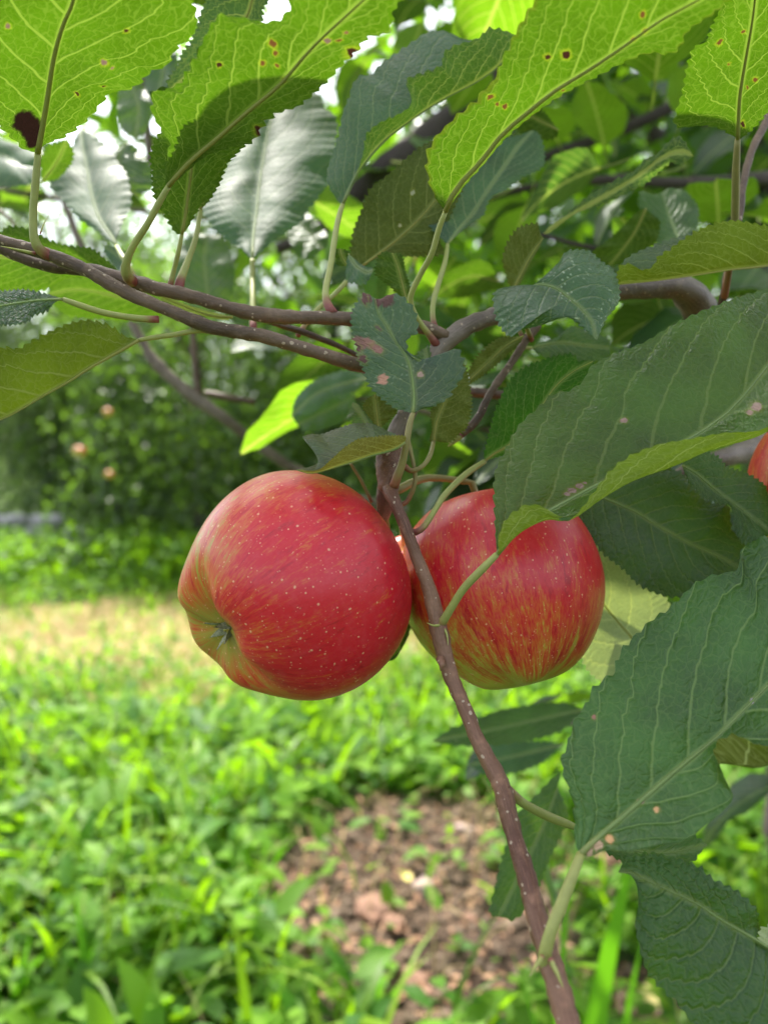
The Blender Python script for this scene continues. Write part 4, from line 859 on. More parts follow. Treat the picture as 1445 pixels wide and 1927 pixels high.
# ------------------------------------------------------------------ apples
def cdir(x, y, z):
    """Direction from right / up / towards-the-viewer components."""
    return (Vector((1, 0, 0)) * x + Vector((0, SP, CP)) * y - VIEW * z).normalized()
def apple(c, R, H, stemdir, mat, label, roll=0.0, stem=None, seed=1.0, res=(72, 96), calyx=True, group=None, lobes=.03, skew=.05, cal=.20, rim=0.0):
    s = stemdir.normalized(); a = Vector((0, 0, 1)).cross(s)
    a = a.normalized() if a.length > .05 else Vector((1, 0, 0)); b = s.cross(a)
    ra, rb = a * math.cos(roll) + b * math.sin(roll), b * math.cos(roll) - a * math.sin(roll)
    if isinstance(mat, dict):   # the blushed side is given as a direction in the place
        w = mat.pop('blush'); mat = apple_mat(blush=(w.dot(ra), w.dot(rb), w.dot(s)), **mat)
    nt, npn = res; V, F = [], []
    fd = VIEW + cdir(-1, .1, 0) * .35; far = (fd.dot(ra), fd.dot(rb)); fl_ = math.hypot(*far) + 1e-6; far = (far[0] / fl_, far[1] / fl_)
    for i in range(nt + 1):
        th = math.pi * i / nt; ct, st_ = math.cos(th), math.sin(th)
        for j in range(npn):
            ph = 2 * math.pi * j / npn
            rho = R * (abs(st_) ** .93) * (1 + .055 * ct - .03 * ct * ct)
            lob = math.cos(5 * ph + seed) * .6 + math.cos(3 * ph + seed * 2) * .4
            rho *= 1 + lobes * lob * (0.35 + .65 * max(0, -ct))
            z = H * (ct * (1 - .04 * ct * ct))
            q = rho / R
            if ct > 0: z -= H * .36 * math.exp(-(q / .27) ** 2)
            else: z += H * (cal + .03 * lob * (1 if cal > .05 else 0)) * math.exp(-(q / .36) ** 2) + H * .05 * lob * math.exp(-((q - .45) / .2) ** 2)
            z += skew * R * st_ * math.cos(ph + seed)
            if rim and ct < .3:   # lopsided: the rim of the eye stands higher on the far side
                w = math.cos(ph) * far[0] + math.sin(ph) * far[1]
                z -= rim * R * max(0.0, w + .25) * math.sin(math.pi * min(1, q ** .9)) * min(1, (.3 - ct) * 1.6)
            n = 1 + .018 * noise.noise(Vector((math.cos(ph) * st_ * 1.5, math.sin(ph) * st_ * 1.5, ct * 1.5 + seed)))
            V.append(Vector((rho * math.cos(ph) * n, rho * math.sin(ph) * n, z * n)))
            if i in (0, nt) : pass
    for i in range(nt):
        for j in range(npn):
            k = (j + 1) % npn
            F.append((i * npn + j, (i + 1) * npn + j, (i + 1) * npn + k, i * npn + k))
    M = Matrix((ra, rb, s)).transposed().to_4x4(); M.translation = c
    o = link('apple', mesh('apple', V, F), [mat]); o.matrix_world = M
    tag(o, label, 'apple', group)
    if stem:
        pts = [M.inverted() @ p for p in stem]
        q = [Vector(r) for r in crom([tuple(p) for p in pts], 12)]
        tube('stem', q, [.0013 + .0005 * abs(t / 11 - .3) for t in range(12)], M_STALKB, o, seg=8)
    if calyx:
        Vc, Fc = [], []
        zb = -H * .765
        for k in range(5):
            an = 2 * math.pi * k / 5 + .4; rr = random.Random(k + int(seed * 10))
            base = len(Vc); ln = R * rr.uniform(.13, .17); lean = rr.uniform(-.1, .35)
            for i in range(5):
                u = i / 4; w = R * .045 * (1 - u) ** .7 + .0001
                rad_ = R * .045 + ln * u * math.sin(lean + u * .5); zz = zb - ln * u * math.cos(lean)
                for v in (-1, 0, 1):
                    cx, sx_ = math.cos(an), math.sin(an)
                    Vc.append(Vector((cx * rad_ - sx_ * w * v, sx_ * rad_ + cx * w * v, zz + .0006 * abs(v))))
            for i in range(4):
                for v in range(2):
                    q = base + i * 3 + v; Fc.append((q, q + 1, q + 4, q + 3))
        link('calyx', mesh('calyx', Vc, Fc), [M_CALYX], o)
    return o
M_CALYX = simple_mat('dry_calyx', (.16, .17, .09), (.36, .36, .24), 900, .8, .0003)
A1 = P(563, 1102, .273)
M_A1 = dict(name='apple_skin_red', blush=cdir(.62, .0, .62), amount=-.07, seed=2.0, green=(.34, .35, .05))
apple(A1, .0408, .0385, cdir(.75, .44, -.50), M_A1, 'red apple left of the hanging twig, its dried eye showing at the lower left', roll=.6,
      stem=[A1 + cdir(.80, .46, -.38) * .026, A1 + cdir(.80, .46, -.38) * .038, P(720, 960, .282)], seed=1.2, rim=.115, lobes=.02)
A2 = P(943, 1103, .294)
M_A2 = dict(name='apple_skin_striped', blush=cdir(.15, .78, .42), amount=-.12, seed=7.0, green=(.47, .43, .06))
apple(A2, .0382, .0400, cdir(-.20, .95, -.25), M_A2, 'striped red apple right of the hanging twig, yellow-green underneath and half covered by a leaf', roll=2.2,
      stem=[A2 + cdir(-.20, .95, -.25) * .026, A2 + cdir(-.20, .95, -.25) * .040, P(868, 905, .30), P(800, 900, .295), P(742, 925, .283)], seed=2.9, skew=.02, lobes=.006, cal=.015, calyx=False)
A3 = P(786, 1092, .345)
apple(A3, .0240, .0225, cdir(-.3, .8, .3), dict(name='apple_skin_pink', blush=cdir(0, .9, .4), amount=-.05, seed=4.0), 'small pink apple hidden in the gap between the two large red apples',
      stem=[A3 + cdir(-.3, .8, .3) * .018, P(752, 965, .315), P(733, 945, .285)], seed=.4)
A4 = P(1622, 928, .292)
apple(A4, .0402, .038, cdir(.1, .95, .1), dict(name='apple_skin_orange', blush=cdir(-.2, .9, .1), amount=-.25, seed=9.0, green=(.50, .42, .08)), 'orange and yellow apple cut off by the right edge of the picture',
      stem=[A4 + cdir(.1, .95, .1) * .024, A4 + cdir(.1, .95, .1) * .05, P(1560, 700, .33)], seed=3.4)
M_AB = apple_mat('apple_skin_far', blush=(0, -.2, .8), amount=-.38, seed=3.0)
for (x, y, d, r, lab) in [(150, 850, 3.6, .030, 'blurred pink and yellow apple on the tree at the far left'),
                          (203, 776, 4.2, .026, 'blurred orange apple above the pink one on the tree at the far left'),
                          (206, 893, 4.4, .026, 'blurred yellowish apple right below the pink one at the far left'),
                          (786, 487, 3.0, .03, 'tiny bright red apple seen far behind between two leaf stalks above the limb'),
                          (1150, 1395, 3.9, .0, '')]:
    if r: apple(P(x, y, d), r, r * .9, cdir(.1, .95, -.1), M_AB, lab, seed=x * .01, res=(18, 24), calyx=False)

# ------------------------------------------------------------------ foliage in bulk
def set_tint(me, arr):
    a = me.attributes.new('tint', 'FLOAT', 'POINT'); a.data.foreach_set('value', np.asarray(arr, dtype=np.float32))
def fast_mesh(name, V, Q, tint=None, tri=False):
    me = bpy.data.meshes.new(name); n = 3 if tri else 4
    me.vertices.add(len(V)); me.vertices.foreach_set('co', np.asarray(V, dtype=np.float32).ravel())
    me.loops.add(len(Q) * n); me.loops.foreach_set('vertex_index', np.asarray(Q, dtype=np.int32).ravel())
    me.polygons.add(len(Q)); me.polygons.foreach_set('loop_start', np.arange(0, len(Q) * n, n, dtype=np.int32))
    me.update(calc_edges=True)
    if tint is not None: set_tint(me, tint)
    return me
def leaf_cloud(C, size, R, flat=.5, kinks=.25):
    """Two-triangle folded leaves at centres C (n,3)."""
    n = len(C); sz = size * R.uniform(.7, 1.25, n)[:, None]
    nrm = R.normal(0, 1, (n, 3)) * (1 - flat) + np.array((0, -.15, 1.0)) * flat; nrm /= np.linalg.norm(nrm, axis=1)[:, None]
    t = R.normal(0, 1, (n, 3)); t[:, 2] -= .5; t -= nrm * np.sum(t * nrm, axis=1)[:, None]; t /= np.linalg.norm(t, axis=1)[:, None]
    x = np.cross(t, nrm)
    f = R.uniform(.05, kinks, n)[:, None]
    b = C - t * sz * .5; tip = C + t * sz * .5 - nrm * sz * .12
    l = C - x * sz * .29 + nrm * sz * f - t * sz * .03; r = C + x * sz * .29 + nrm * sz * f - t * sz * .03
    V = np.stack([b, r, tip, l], axis=1).reshape(-1, 3)
    i = np.arange(n) * 4
    T = np.stack([np.stack([i, i + 1, i + 2], 1), np.stack([i, i + 2, i + 3], 1)], 1).reshape(-1, 3)
    tint = np.repeat(R.uniform(0, 1, n), 4)
    return V, T, tint
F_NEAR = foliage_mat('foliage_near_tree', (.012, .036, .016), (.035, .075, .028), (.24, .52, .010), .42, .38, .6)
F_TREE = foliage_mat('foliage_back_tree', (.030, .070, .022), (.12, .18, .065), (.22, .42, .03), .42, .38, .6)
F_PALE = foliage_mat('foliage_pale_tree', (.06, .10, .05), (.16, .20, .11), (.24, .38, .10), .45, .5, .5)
R = np.random.default_rng(4)
# deep part of the near tree's crown
n = 5200
cl = 170
cx = R.uniform(470, 1750, cl); cy = R.uniform(-900, 640, cl); cd = R.uniform(1.25, 3.0, cl)
keep = (cy < 560 + (cx - 900) * .1) & ~((cx < 640) & (cy > 60))
Cc = np.array([P(a, b, c) for a, b, c, k in zip(cx, cy, cd, keep) if k])
C = Cc[R.integers(0, len(Cc), n)] + R.normal(0, .13, (n, 3))
V, T, tn = leaf_cloud(C, .075, R, .45)
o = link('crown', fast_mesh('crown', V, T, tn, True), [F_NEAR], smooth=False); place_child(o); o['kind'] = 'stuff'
rr_ = np.random.default_rng(77); cc_ = []  # overhead leaves added to shade the foliage behind, mostly out of view
while len(cc_) < 85:
    z = rr_.uniform(1.55, 2.7); y = rr_.uniform(.6, 2.8); x = rr_.uniform(-1.1, 1.9); q = y - .536 * z
    if q > -.12 and q < 1.25 and (z - .95) / y > .35: cc_.append((x, y, z))
cc_ = np.array(cc_); C = cc_[rr_.integers(0, 85, 2600)] + rr_.normal(0, .085, (2600, 3))
C = C[(C[:, 1] - .536 * C[:, 2]) > np.where(C[:, 0] < .03, -.14, -.22)]
V, T, tn = leaf_cloud(C, .085, rr_, .6)
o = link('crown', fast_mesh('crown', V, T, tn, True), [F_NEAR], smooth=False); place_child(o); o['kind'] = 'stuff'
for k in range(9):
    c = Cc[int(R.integers(0, len(Cc)))]; a = Vector((.88, 1.64, 1.2 + .1 * k)); c = Vector(c)
    q = [a.lerp(c, t / 10) + Vector((0, 0, .12 * math.sin(t / 10 * 3.14))) for t in range(11)]
    place_child(tube('limb', q, [.028 - .0022 * t for t in range(11)], M_BACK, seg=10, lump=.15))

def tree(x, y, h, rad, label, n=5000, mat=None, low=.25, leaf=.085, seed=0, group='trees of the next orchard row', lean=0.0):
    r = np.random.default_rng(seed); t = empty('fruit_tree', (x, y, 0), label, 'tree', group)
    pts = [Vector((0, 0, -.1)), Vector((.02, 0, h * .15)), Vector((-.03 + lean * .3, .02, h * .35)), Vector((.02 + lean * .6, 0, h * .6)), Vector((lean, 0, h * .85))]
    tube('trunk', [Vector(p) for p in crom([tuple(p) for p in pts], 16)], list(np.linspace(.11, .025, 16)), M_BACK, t, seg=12, lump=.2)
    for k in range(6):
        a = k * 1.05 + seed; z0 = h * (.22 + .09 * k)
        e = Vector((math.cos(a) * rad * .75 + lean * .5, math.sin(a) * rad * .75, z0 + h * .18))
        s0 = Vector((lean * .4, 0, z0))
        tube('limb', [s0.lerp(e, i / 6) + Vector((0, 0, .1 * math.sin(i / 6 * 3))) for i in range(7)], [.045 - .0055 * i for i in range(7)], M_BACK, t, seg=8)
    m = 90
    d = r.normal(0, 1, (m, 3)); d /= np.linalg.norm(d, axis=1)[:, None]
    rr = r.uniform(.35, 1.0, m)[:, None] ** .6
    cc = d * rr * np.array((rad, rad * .9, (h - low) * .5)) * r.uniform(.8, 1.12, (m, 1)) + np.array((lean * .6, 0, low + (h - low) * .5))
    cc[:, 2] = np.maximum(cc[:, 2], low * r.uniform(.4, 1.1, m))
    C = cc[r.integers(0, m, n)] + r.normal(0, 1, (n, 3)) * np.array((.21, .21, .17))
    C[:, 2] = np.maximum(C[:, 2], .03)
    if low < .5:   # low shoots and suckers round the foot
        ns = n // 3; an = r.uniform(0, 6.28, ns); rd = rad * (1.05 + .15 * np.sin(an * 5)) * np.sqrt(r.uniform(.15, 1, ns))
        C = np.vstack([C, np.column_stack([np.cos(an) * rd, np.sin(an) * rd, r.uniform(.03, h * .36, ns)])])
    V, T, tn = leaf_cloud(C, leaf, r, .4)
    link('crown', fast_mesh('crown', V, T, tn, True), [mat or F_TREE], t, smooth=False)
    return t
tree(-1.75, 7.4, 3.8, 1.3, 'bushy apple tree left behind the red apple, its skirts down to the grass', 7500, seed=1, low=.15)
tree(-.45, 6.9, 4.3, 1.15, 'dense tree straight behind the left apple and the twigs above it', 9500, seed=2, low=.2)
tree(1.2, 6.6, 5.0, 1.6, 'tall leafy tree behind the right-hand apple', 10000, seed=3)
tree(3.0, 6.2, 4.2, 1.6, 'broad tree far back at the right edge', 7000, seed=4)
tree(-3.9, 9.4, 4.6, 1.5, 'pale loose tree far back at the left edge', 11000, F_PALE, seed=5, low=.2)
tree(.1, 11.5, 5.2, 1.9, 'tall tree in the second row behind the middle of the picture', 6000, seed=7, leaf=.12)
tree(2.6, 11.0, 5.8, 2.1, 'tall tree in the second row towards the right', 6000, seed=8, leaf=.12)
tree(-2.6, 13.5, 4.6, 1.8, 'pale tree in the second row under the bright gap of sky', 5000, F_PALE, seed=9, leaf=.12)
tree(5.2, 9.5, 5.5, 2.0, 'tree in the second row behind the right edge', 4500, seed=10, leaf=.12)
tree(-6.4, 12.5, 3.6, 1.8, 'pale tree in the second row beyond the left edge', 4500, F_PALE, seed=11, leaf=.12)
tree(-3.0, 8.8, 3.9, 1.1, 'round bushy tree at the left, between the stone wall and the bushy apple tree', 12000, F_TREE, seed=12, low=.1)
# far woods
m = 260; ccx = R.uniform(-60, 60, m); C0 = np.column_stack([ccx, R.uniform(26, 40, m), R.uniform(0, 4.2, m)])
C0[:, 2] = C0[:, 2] * (1 + .25 * np.sin(ccx * .21))
C = C0[R.integers(0, m, 16000)] + R.normal(0, 1.0, (16000, 3)) * np.array((1.3, 1.0, .8)); C[:, 2] = np.maximum(C[:, 2], 0)
V, T, tn = leaf_cloud(C, .42, R, .3)
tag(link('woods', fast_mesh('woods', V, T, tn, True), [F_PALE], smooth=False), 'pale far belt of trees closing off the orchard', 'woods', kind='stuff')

# ------------------------------------------------------------------ ground
def gp(px, py):
    yy = -(py - IH / 2) / FPX; d = CAM_H / (SP - yy * CP)
    q = P(px, py, d); return q.x, q.y
def ell(x, y, c, rx, ry):
    return ((x - c[0]) / rx) ** 2 + ((y - c[1]) / ry) ** 2
SOIL = [(gp(780, 1640), .30, .42), (gp(810, 1800), .27, .26), (gp(640, 1660), .17, .17), (gp(960, 1700), .14, .24), (gp(1130, 1620), .12, .16), (gp(1250, 1870), .14, .10), (gp(840, 1910), .13, .08)]
def zones(x, y):
    n1 = noise.noise(Vector((x * 3.1, y * 3.1, 0))); n2 = noise.noise(Vector((x * 1.1, y * 1.1, 5)))
    s = min(ell(x, y, *e) for e in SOIL) + n1 * .7 + noise.noise(Vector((x * 11, y * 11, 2))) * .4
    soil = max(0, min(1, (1.25 - s) * 1.8))
    dry = max(0, min(1, 1.6 - abs((y - 4.35 + n2 * 1.2 + n1 * .6) / 1.05))) * max(0, min(1, (0.5 - x) * .9 + .2 + n1))
    return soil, dry
xs = np.unique(np.concatenate([-np.geomspace(2.6, 300, 26), np.linspace(-2.5, 2.5, 168), np.geomspace(2.6, 300, 26)]))
ys = np.unique(np.concatenate([[-40, -10, -3, -1], np.linspace(0, 6.5, 240), np.geomspace(6.6, 420, 34)]))
V, COLR, SO = [], [], []
for y in ys:
    for x in xs:
        so_, dr = zones(x, y)
        z = .022 * noise.noise(Vector((x * 2, y * 2, 1))) + .03 * noise.noise(Vector((x * .5, y * .5, 7)))
        if abs(x) < 2.6 and 0 < y < 6.6:
            z += so_ * (.020 * noise.noise(Vector((x * 9, y * 9, 3))) + .014 * noise.noise(Vector((x * 22, y * 22, 3)))) 
        V.append((x, y, z - .01)); COLR.append((so_, dr, 0, 1))
nx = len(xs)
Q = [(j * nx + i, j * nx + i + 1, (j + 1) * nx + i + 1, (j + 1) * nx + i) for j in range(len(ys) - 1) for i in range(nx - 1)]
gm = fast_mesh('ground', V, Q)
ca = gm.color_attributes.new('zone', 'FLOAT_COLOR', 'POINT'); ca.data.foreach_set('color', np.array(COLR, dtype=np.float32).ravel())
m = NT('ground_soil_and_turf'); ob = m.obj()
z_ = m.new('ShaderNodeAttribute', attribute_name='zone').outputs['Color']; zz = m.sep(z_)
n1 = m.noise(ob, 9.0, 6.0, .65); n2 = m.noise(ob, 60.0, 5.0, .7); n3 = m.noise(ob, 2.0, 3.0)
soil = m.mix(m.step(n2, .35, .7), (.045, .031, .022), (.185, .130, .092))
soil = m.mix(m.math('MULTIPLY', m.step(n1, .5, .7), .5), soil, (.24, .165, .115))
turf = m.mix(m.step(n1, .35, .65), (.018, .032, .010), (.05, .085, .018))
dry = m.mix(m.step(n1, .4, .62), (.34, .24, .13), (.30, .30, .11))
dry = m.mix(m.math('MULTIPLY', m.step(n2, .5, .7), .5), dry, (.42, .26, .19))
c = m.mix(zz[0], turf, soil); c = m.mix(m.step(m.math('ADD', zz[1], m.math('MULTIPLY', m.math('SUBTRACT', n1, .5), .5)), .25, .6), c, dry)
hb = m.math('ADD', m.math('MULTIPLY', n2, 1.0), m.math('MULTIPLY', n1, 1.5))
damp = m.step(n3, .42, .6); c = m.mix(m.math('MULTIPLY', m.math('MULTIPLY', damp, zz[0]), .5), c, (.045, .028, .02))
b = m.bsdf(Base_Color=c, Roughness=.95, Specular_IOR_Level=.15, Normal=m.bump(hb, 1.0, .012))
tag(link('ground', gm, [m.done(b.outputs[0])]), 'orchard floor of weeds, bare brown soil and a dry trodden strip', 'ground', kind='structure')
def gz_at(x, y):
    return .022 * noise.noise(Vector((x * 2, y * 2, 1))) + .03 * noise.noise(Vector((x * .5, y * .5, 7))) - .01

# blades and broad leaves of the ground cover
def blades(pos, L, W, R, lean=.55, seg=4):
    n = len(pos); az = R.uniform(0, 2 * np.pi, n); ln = R.uniform(.15, 1.0, n) * lean
    t = np.linspace(0, 1, seg + 1)
    d = np.stack([np.cos(az), np.sin(az), np.zeros(n)], 1); s = np.stack([-np.sin(az), np.cos(az), np.zeros(n)], 1)
    # random facing of the blade width
    wa = R.uniform(-.8, .8, n); s = s * np.cos(wa)[:, None] + np.array((0, 0, 1.0)) * 0 + d * np.sin(wa)[:, None]
    V = np.zeros((n, seg + 1, 2, 3))
    for k, u in enumerate(t):
        bend = ln * 1.5 * u
        c = pos + d * (L * u * np.sin(bend) * .85)[:, None]; c[:, 2] += L * u * np.cos(bend * .8)
        w = W * (np.sin(np.pi * min(.98, .25 + .75 * u)) ** .8) * .5
        V[:, k, 0] = c - s * w[:, None]; V[:, k, 1] = c + s * w[:, None]
    b = np.arange(n)[:, None] * (2 * (seg + 1)); Q = []
    for k in range(seg):
        a = b + 2 * k; Q.append(np.concatenate([a, a + 1, a + 3, a + 2], 1))
    Q = np.stack(Q, 1).reshape(-1, 4)
    return V.reshape(-1, 3), Q, np.repeat(R.uniform(0, 1, n), 2 * (seg + 1))
def ovals(pos, L, R, wr=.5, tilt=.5, seg=4):
    n = len(pos); az = R.uniform(0, 2 * np.pi, n); el = R.normal(.15, tilt, n)
    d = np.stack([np.cos(az) * np.cos(el), np.sin(az) * np.cos(el), np.sin(el)], 1)
    s = np.stack([-np.sin(az), np.cos(az), R.normal(0, .3, n)], 1); s /= np.linalg.norm(s, axis=1)[:, None]
    up = np.cross(d, s); up *= np.sign(up[:, 2])[:, None] + 1e-9
    t = np.linspace(0, 1, seg + 1); V = np.zeros((n, seg + 1, 3, 3)); fold = R.uniform(.1, .4, n)
    for k, u in enumerate(t):
        w = L * wr * .5 * (math.sin(math.pi * min(1, .04 + .96 * u ** .8)) ** .75 + .01)
        c = pos + d * (L * u)[:, None] - up * (L * .22 * u * u)[:, None]
        V[:, k, 1] = c
        V[:, k, 0] = c - s * w[:, None] + up * (w * fold)[:, None]; V[:, k, 2] = c + s * w[:, None] + up * (w * fold)[:, None]
    b = np.arange(n)[:, None] * (3 * (seg + 1)); Q = []
    for k in range(seg):
        for j in range(2):
            a = b + 3 * k + j; Q.append(np.concatenate([a, a + 1, a + 4, a + 3], 1))
    return V.reshape(-1, 3), np.stack(Q, 1).reshape(-1, 4), np.repeat(R.uniform(0, 1, n), 3 * (seg + 1))
G_GRASS = foliage_mat('grass_blades', (.045, .12, .008), (.17, .27, .012), (.30, .58, .006), .45, .5, .3)
G_BROAD = foliage_mat('broadleaf_weeds', (.030, .11, .014), (.15, .29, .026), (.29, .58, .008), .42, .55, .2)
G_DRY = foliage_mat('dry_grass', (.30, .24, .10), (.48, .36, .20), (.40, .36, .10), .35, .7, .2)
def scatter(n, y0, y1, dens, R, margin=.62):
    out = []
    while len(out) < n:
        y = math.sqrt(R.uniform(y0 * y0, y1 * y1)); x = R.uniform(-margin, margin) * (y + .25)
        s, d = zones(x, y)
        if R.uniform() < dens(x, y, s, d): out.append((x, y, gz_at(x, y)))
    return np.array(out)
R = np.random.default_rng(21)
patch = lambda x, y: .5 + .9 * noise.noise(Vector((x * 2.3, y * 2.3, 11)))
parts = []
p = scatter(2300, 1.0, 3.6, lambda x, y, s, d: (1 - s) ** 2 * (1 - .7 * d) * max(.06, patch(x, y)) + .01, R)
parts.append(blades(p, R.uniform(.09, .30, len(p)), R.uniform(.006, .018, len(p)), R, 1.15, 5))
p = scatter(7000, 3.2, 9.0, lambda x, y, s, d: (1 - s) * (1 - .75 * d), R)
parts.append(blades(p, R.uniform(.07, .18, len(p)), R.uniform(.007, .015, len(p)), R, .8, 2))
def join(ps):
    V = np.concatenate([a[0] for a in ps]); off = np.cumsum([0] + [len(a[0]) for a in ps[:-1]])
    return V, np.concatenate([a[1] + o for a, o in zip(ps, off)]), np.concatenate([a[2] for a in ps])
V, Q, tn = join(parts)
tag(link('grass', fast_mesh('grass', V, Q, tn), [G_GRASS]), 'bright green arching grass mixed into the weeds', 'grass', kind='stuff')
parts = []
p = scatter(15000, 1.0, 3.5, lambda x, y, s, d: (1 - s) ** 1.5 * (1 - .8 * d) * max(.35, 1.0 - .5 * patch(x, y)) + .05, R)
p[:, 2] += R.uniform(.008, 1.0, len(p)) * .095 * (p[:, 2] * 0 + 1)
parts.append(ovals(p, R.uniform(.02, .075, len(p)), R, .5, .5))
p = scatter(30000, 3.3, 9.5, lambda x, y, s, d: (1 - s) * (1 - .78 * d), R)
p[:, 2] += R.uniform(.005, .12, len(p))
parts.append(ovals(p, R.uniform(.03, .07, len(p)), R, .55, .5, 2))
big = scatter(1100, 1.0, 2.7, lambda x, y, s, d: (1 - s) ** 2, R); big[:, 2] += R.uniform(.03, .11, len(big))
parts.append(ovals(big, R.uniform(.07, .12, len(big)), R, .42, .5, 5))
p = scatter(9000, 5.3, 8.2, lambda x, y, s, d: .5 + .8 * noise.noise(Vector((x * 1.3, y * 1.3, 4))) if x < 1.5 else .1, R); p[:, 2] += R.uniform(.02, .42, len(p))
parts.append(ovals(p, R.uniform(.05, .11, len(p)), R, .55, .6, 2))
V, Q, tn = join(parts)
tag(link('ground_cover', fast_mesh('ground_cover', V, Q, tn), [G_BROAD]), 'dense low broadleaf weeds covering the orchard floor', 'weeds', kind='stuff')
p = scatter(9000, 2.9, 6.4, lambda x, y, s, d: d, R)
dp = [blades(p, R.uniform(.02, .07, len(p)), R.uniform(.004, .009, len(p)), R, 1.3, 2)]
p = scatter(900, 1.0, 3.4, lambda x, y, s, d: .6, R)
dp.append(blades(p, R.uniform(.06, .2, len(p)), R.uniform(.002, .006, len(p)), R, 1.5, 4))
V, Q, tn = join(dp)
tag(link('dry_grass', fast_mesh('dry_grass', V, Q, tn), [G_DRY]), 'short straw coloured grass on the trodden strip', 'grass', kind='stuff')

# soil crumbs and dead leaves on the bare patch
M_SOIL = simple_mat('soil_lump', (.065, .046, .033), (.19, .138, .098), 60, .95, .004)
def lump(r, seed, sq=.7, sub=2):
    import bmesh
    bm = bmesh.new(); bmesh.ops.create_icosphere(bm, subdivisions=sub, radius=1)
    V = [v.co.copy() for v in bm.verts]; F = [[v.index for v in f.verts] for f in bm.faces]; bm.free()
    V = [v * r * (1 + .5 * noise.noise(v * 1.6 + Vector((seed, 0, 0)))) for v in V]
    return [Vector((v.x, v.y, v.z * sq)) for v in V], F
V, F = [], []; rs = random.Random(5)
base = [lump(1, k * 3.3, .7, 1) for k in range(6)]
k = 0
while k < 1500:
    y = math.sqrt(rs.uniform(1.0, 2.8 ** 2)); x = rs.uniform(-.6, .62) * (y + .2); s, d = zones(x, y)
    if rs.random() > s: continue
    k += 1; bv, bf = base[k % 6]; r = .003 + .014 * rs.random() ** 3; a = rs.uniform(0, 6.28); o0 = len(V); z = gz_at(x, y) + r * .2 + s * (.020 * noise.noise(Vector((x * 9, y * 9, 3))) + .014 * noise.noise(Vector((x * 22, y * 22, 3))))
    for v in bv: V.append((x + r * (v.x * math.cos(a) - v.y * math.sin(a)), y + r * (v.x * math.sin(a) + v.y * math.cos(a)), z + r * v.z))
    F += [[i + o0 for i in f] for f in bf]
tag(link('soil_crumbs', mesh('soil_crumbs', V, F), [M_SOIL]), 'brown crumbs of earth strewn over the bare patch', 'soil', kind='stuff')
p = scatter(700, 1.1, 3.0, lambda x, y, s, d: s, R); p[:, 2] += R.uniform(.004, .02, len(p))
V, Q, tn = ovals(p, R.uniform(.008, .03, len(p)), R, .5, .35, 2)
tag(link('dead_leaf_litter', fast_mesh('dead_leaf_litter', V, Q, tn), [foliage_mat('litter', (.20, .10, .06), (.42, .26, .16), (.2, .1, .03), .15, .8, .2)]), 'curled brown scraps of dead leaf on the bare soil', 'litter', kind='stuff')
M_CLAY = simple_mat('red_clod', (.16, .09, .062), (.27, .16, .115), 50, .9, .004)
M_PALE = simple_mat('pale_stone', (.26, .20, .175), (.36, .28, .25), 50, .8, .003)
for (x, y, r, sq, mt, lab, ct) in [
    (705, 1705, .040, .5, M_CLAY, 'flat reddish clod of earth in the middle of the bare soil', 'clod'), (740, 1735, .022, .6, M_CLAY, 'small reddish clod at the right tip of the flat red one', 'clod'),
    (800, 1665, .024, .8, M_PALE, 'pale pinkish stone on the bare soil right of the yellow leaf', 'stone'), (880, 1722, .014, .8, M_CLAY, 'round orange clod below the pale pinkish stone', 'clod'),
    (962, 1745, .021, .8, M_SOIL, 'dull brown clod close to the left of the hanging twig', 'clod'), (775, 1850, .020, .7, M_CLAY, 'long reddish clod on the soil near the bottom edge', 'clod'),
    (800, 1880, .018, .7, M_CLAY, 'reddish clod at the bottom edge right below the long one', 'clod'), (870, 1545, .018, .6, M_PALE, 'flat pale stone at the far end of the bare soil', 'stone'),
    (905, 1905, .026, .6, M_SOIL, 'brown lump of earth at the bottom edge left of the hanging twig', 'clod')]:
    X, Y = gp(x, y); V, F = lump(r, x * .37, sq, 3)
    V = [Vector((v.x * 1.35, v.y, v.z)) for v in V]
    o = link('clod' if ct == 'clod' else 'stone', mesh('clod', V, F), [mt]); o.location = (X, Y, gz_at(X, Y) + r * sq * .35); o.rotation_euler = (0, 0, x); tag(o, lab, ct)

# larger plants one can tell apart
def single_leaf(L, W, mat, name='leaf', curl=.25, fold=.3, seg=7, parent=None, seed=0):
    V, F = [], []; h = 3
    for i in range(seg + 1):
        u = i / seg; w = W * .5 * (math.sin(math.pi * min(1, .03 + .97 * u ** .8)) ** .8 + .01)
        for j in range(-h, h + 1):
            v = j / h
            V.append((w * v, L * u * (1 - .1 * curl * u), -L * curl * u * u + w * abs(v) * fold + .03 * L * math.sin(u * 9 + seed + v) * abs(v)))
    n = 2 * h + 1
    for i in range(seg):
        for j in range(n - 1):
            a = i * n + j; F.append((a, a + 1, a + n + 1, a + n))
    me = mesh(name, V, F); set_tint(me, [random.Random(seed).random()] * len(V)); return me
WL = [single_leaf(1, .52, G_BROAD, curl=.15 + .1 * k, fold=.1 + .12 * k, seed=k) for k in range(4)]
for me in WL: me.materials.append(G_BROAD); me.polygons.foreach_set('use_smooth', [True] * len(me.polygons))
M_STEM = simple_mat('weed_stem', (.10, .20, .04), (.16, .26, .07), 80, .6, .001)
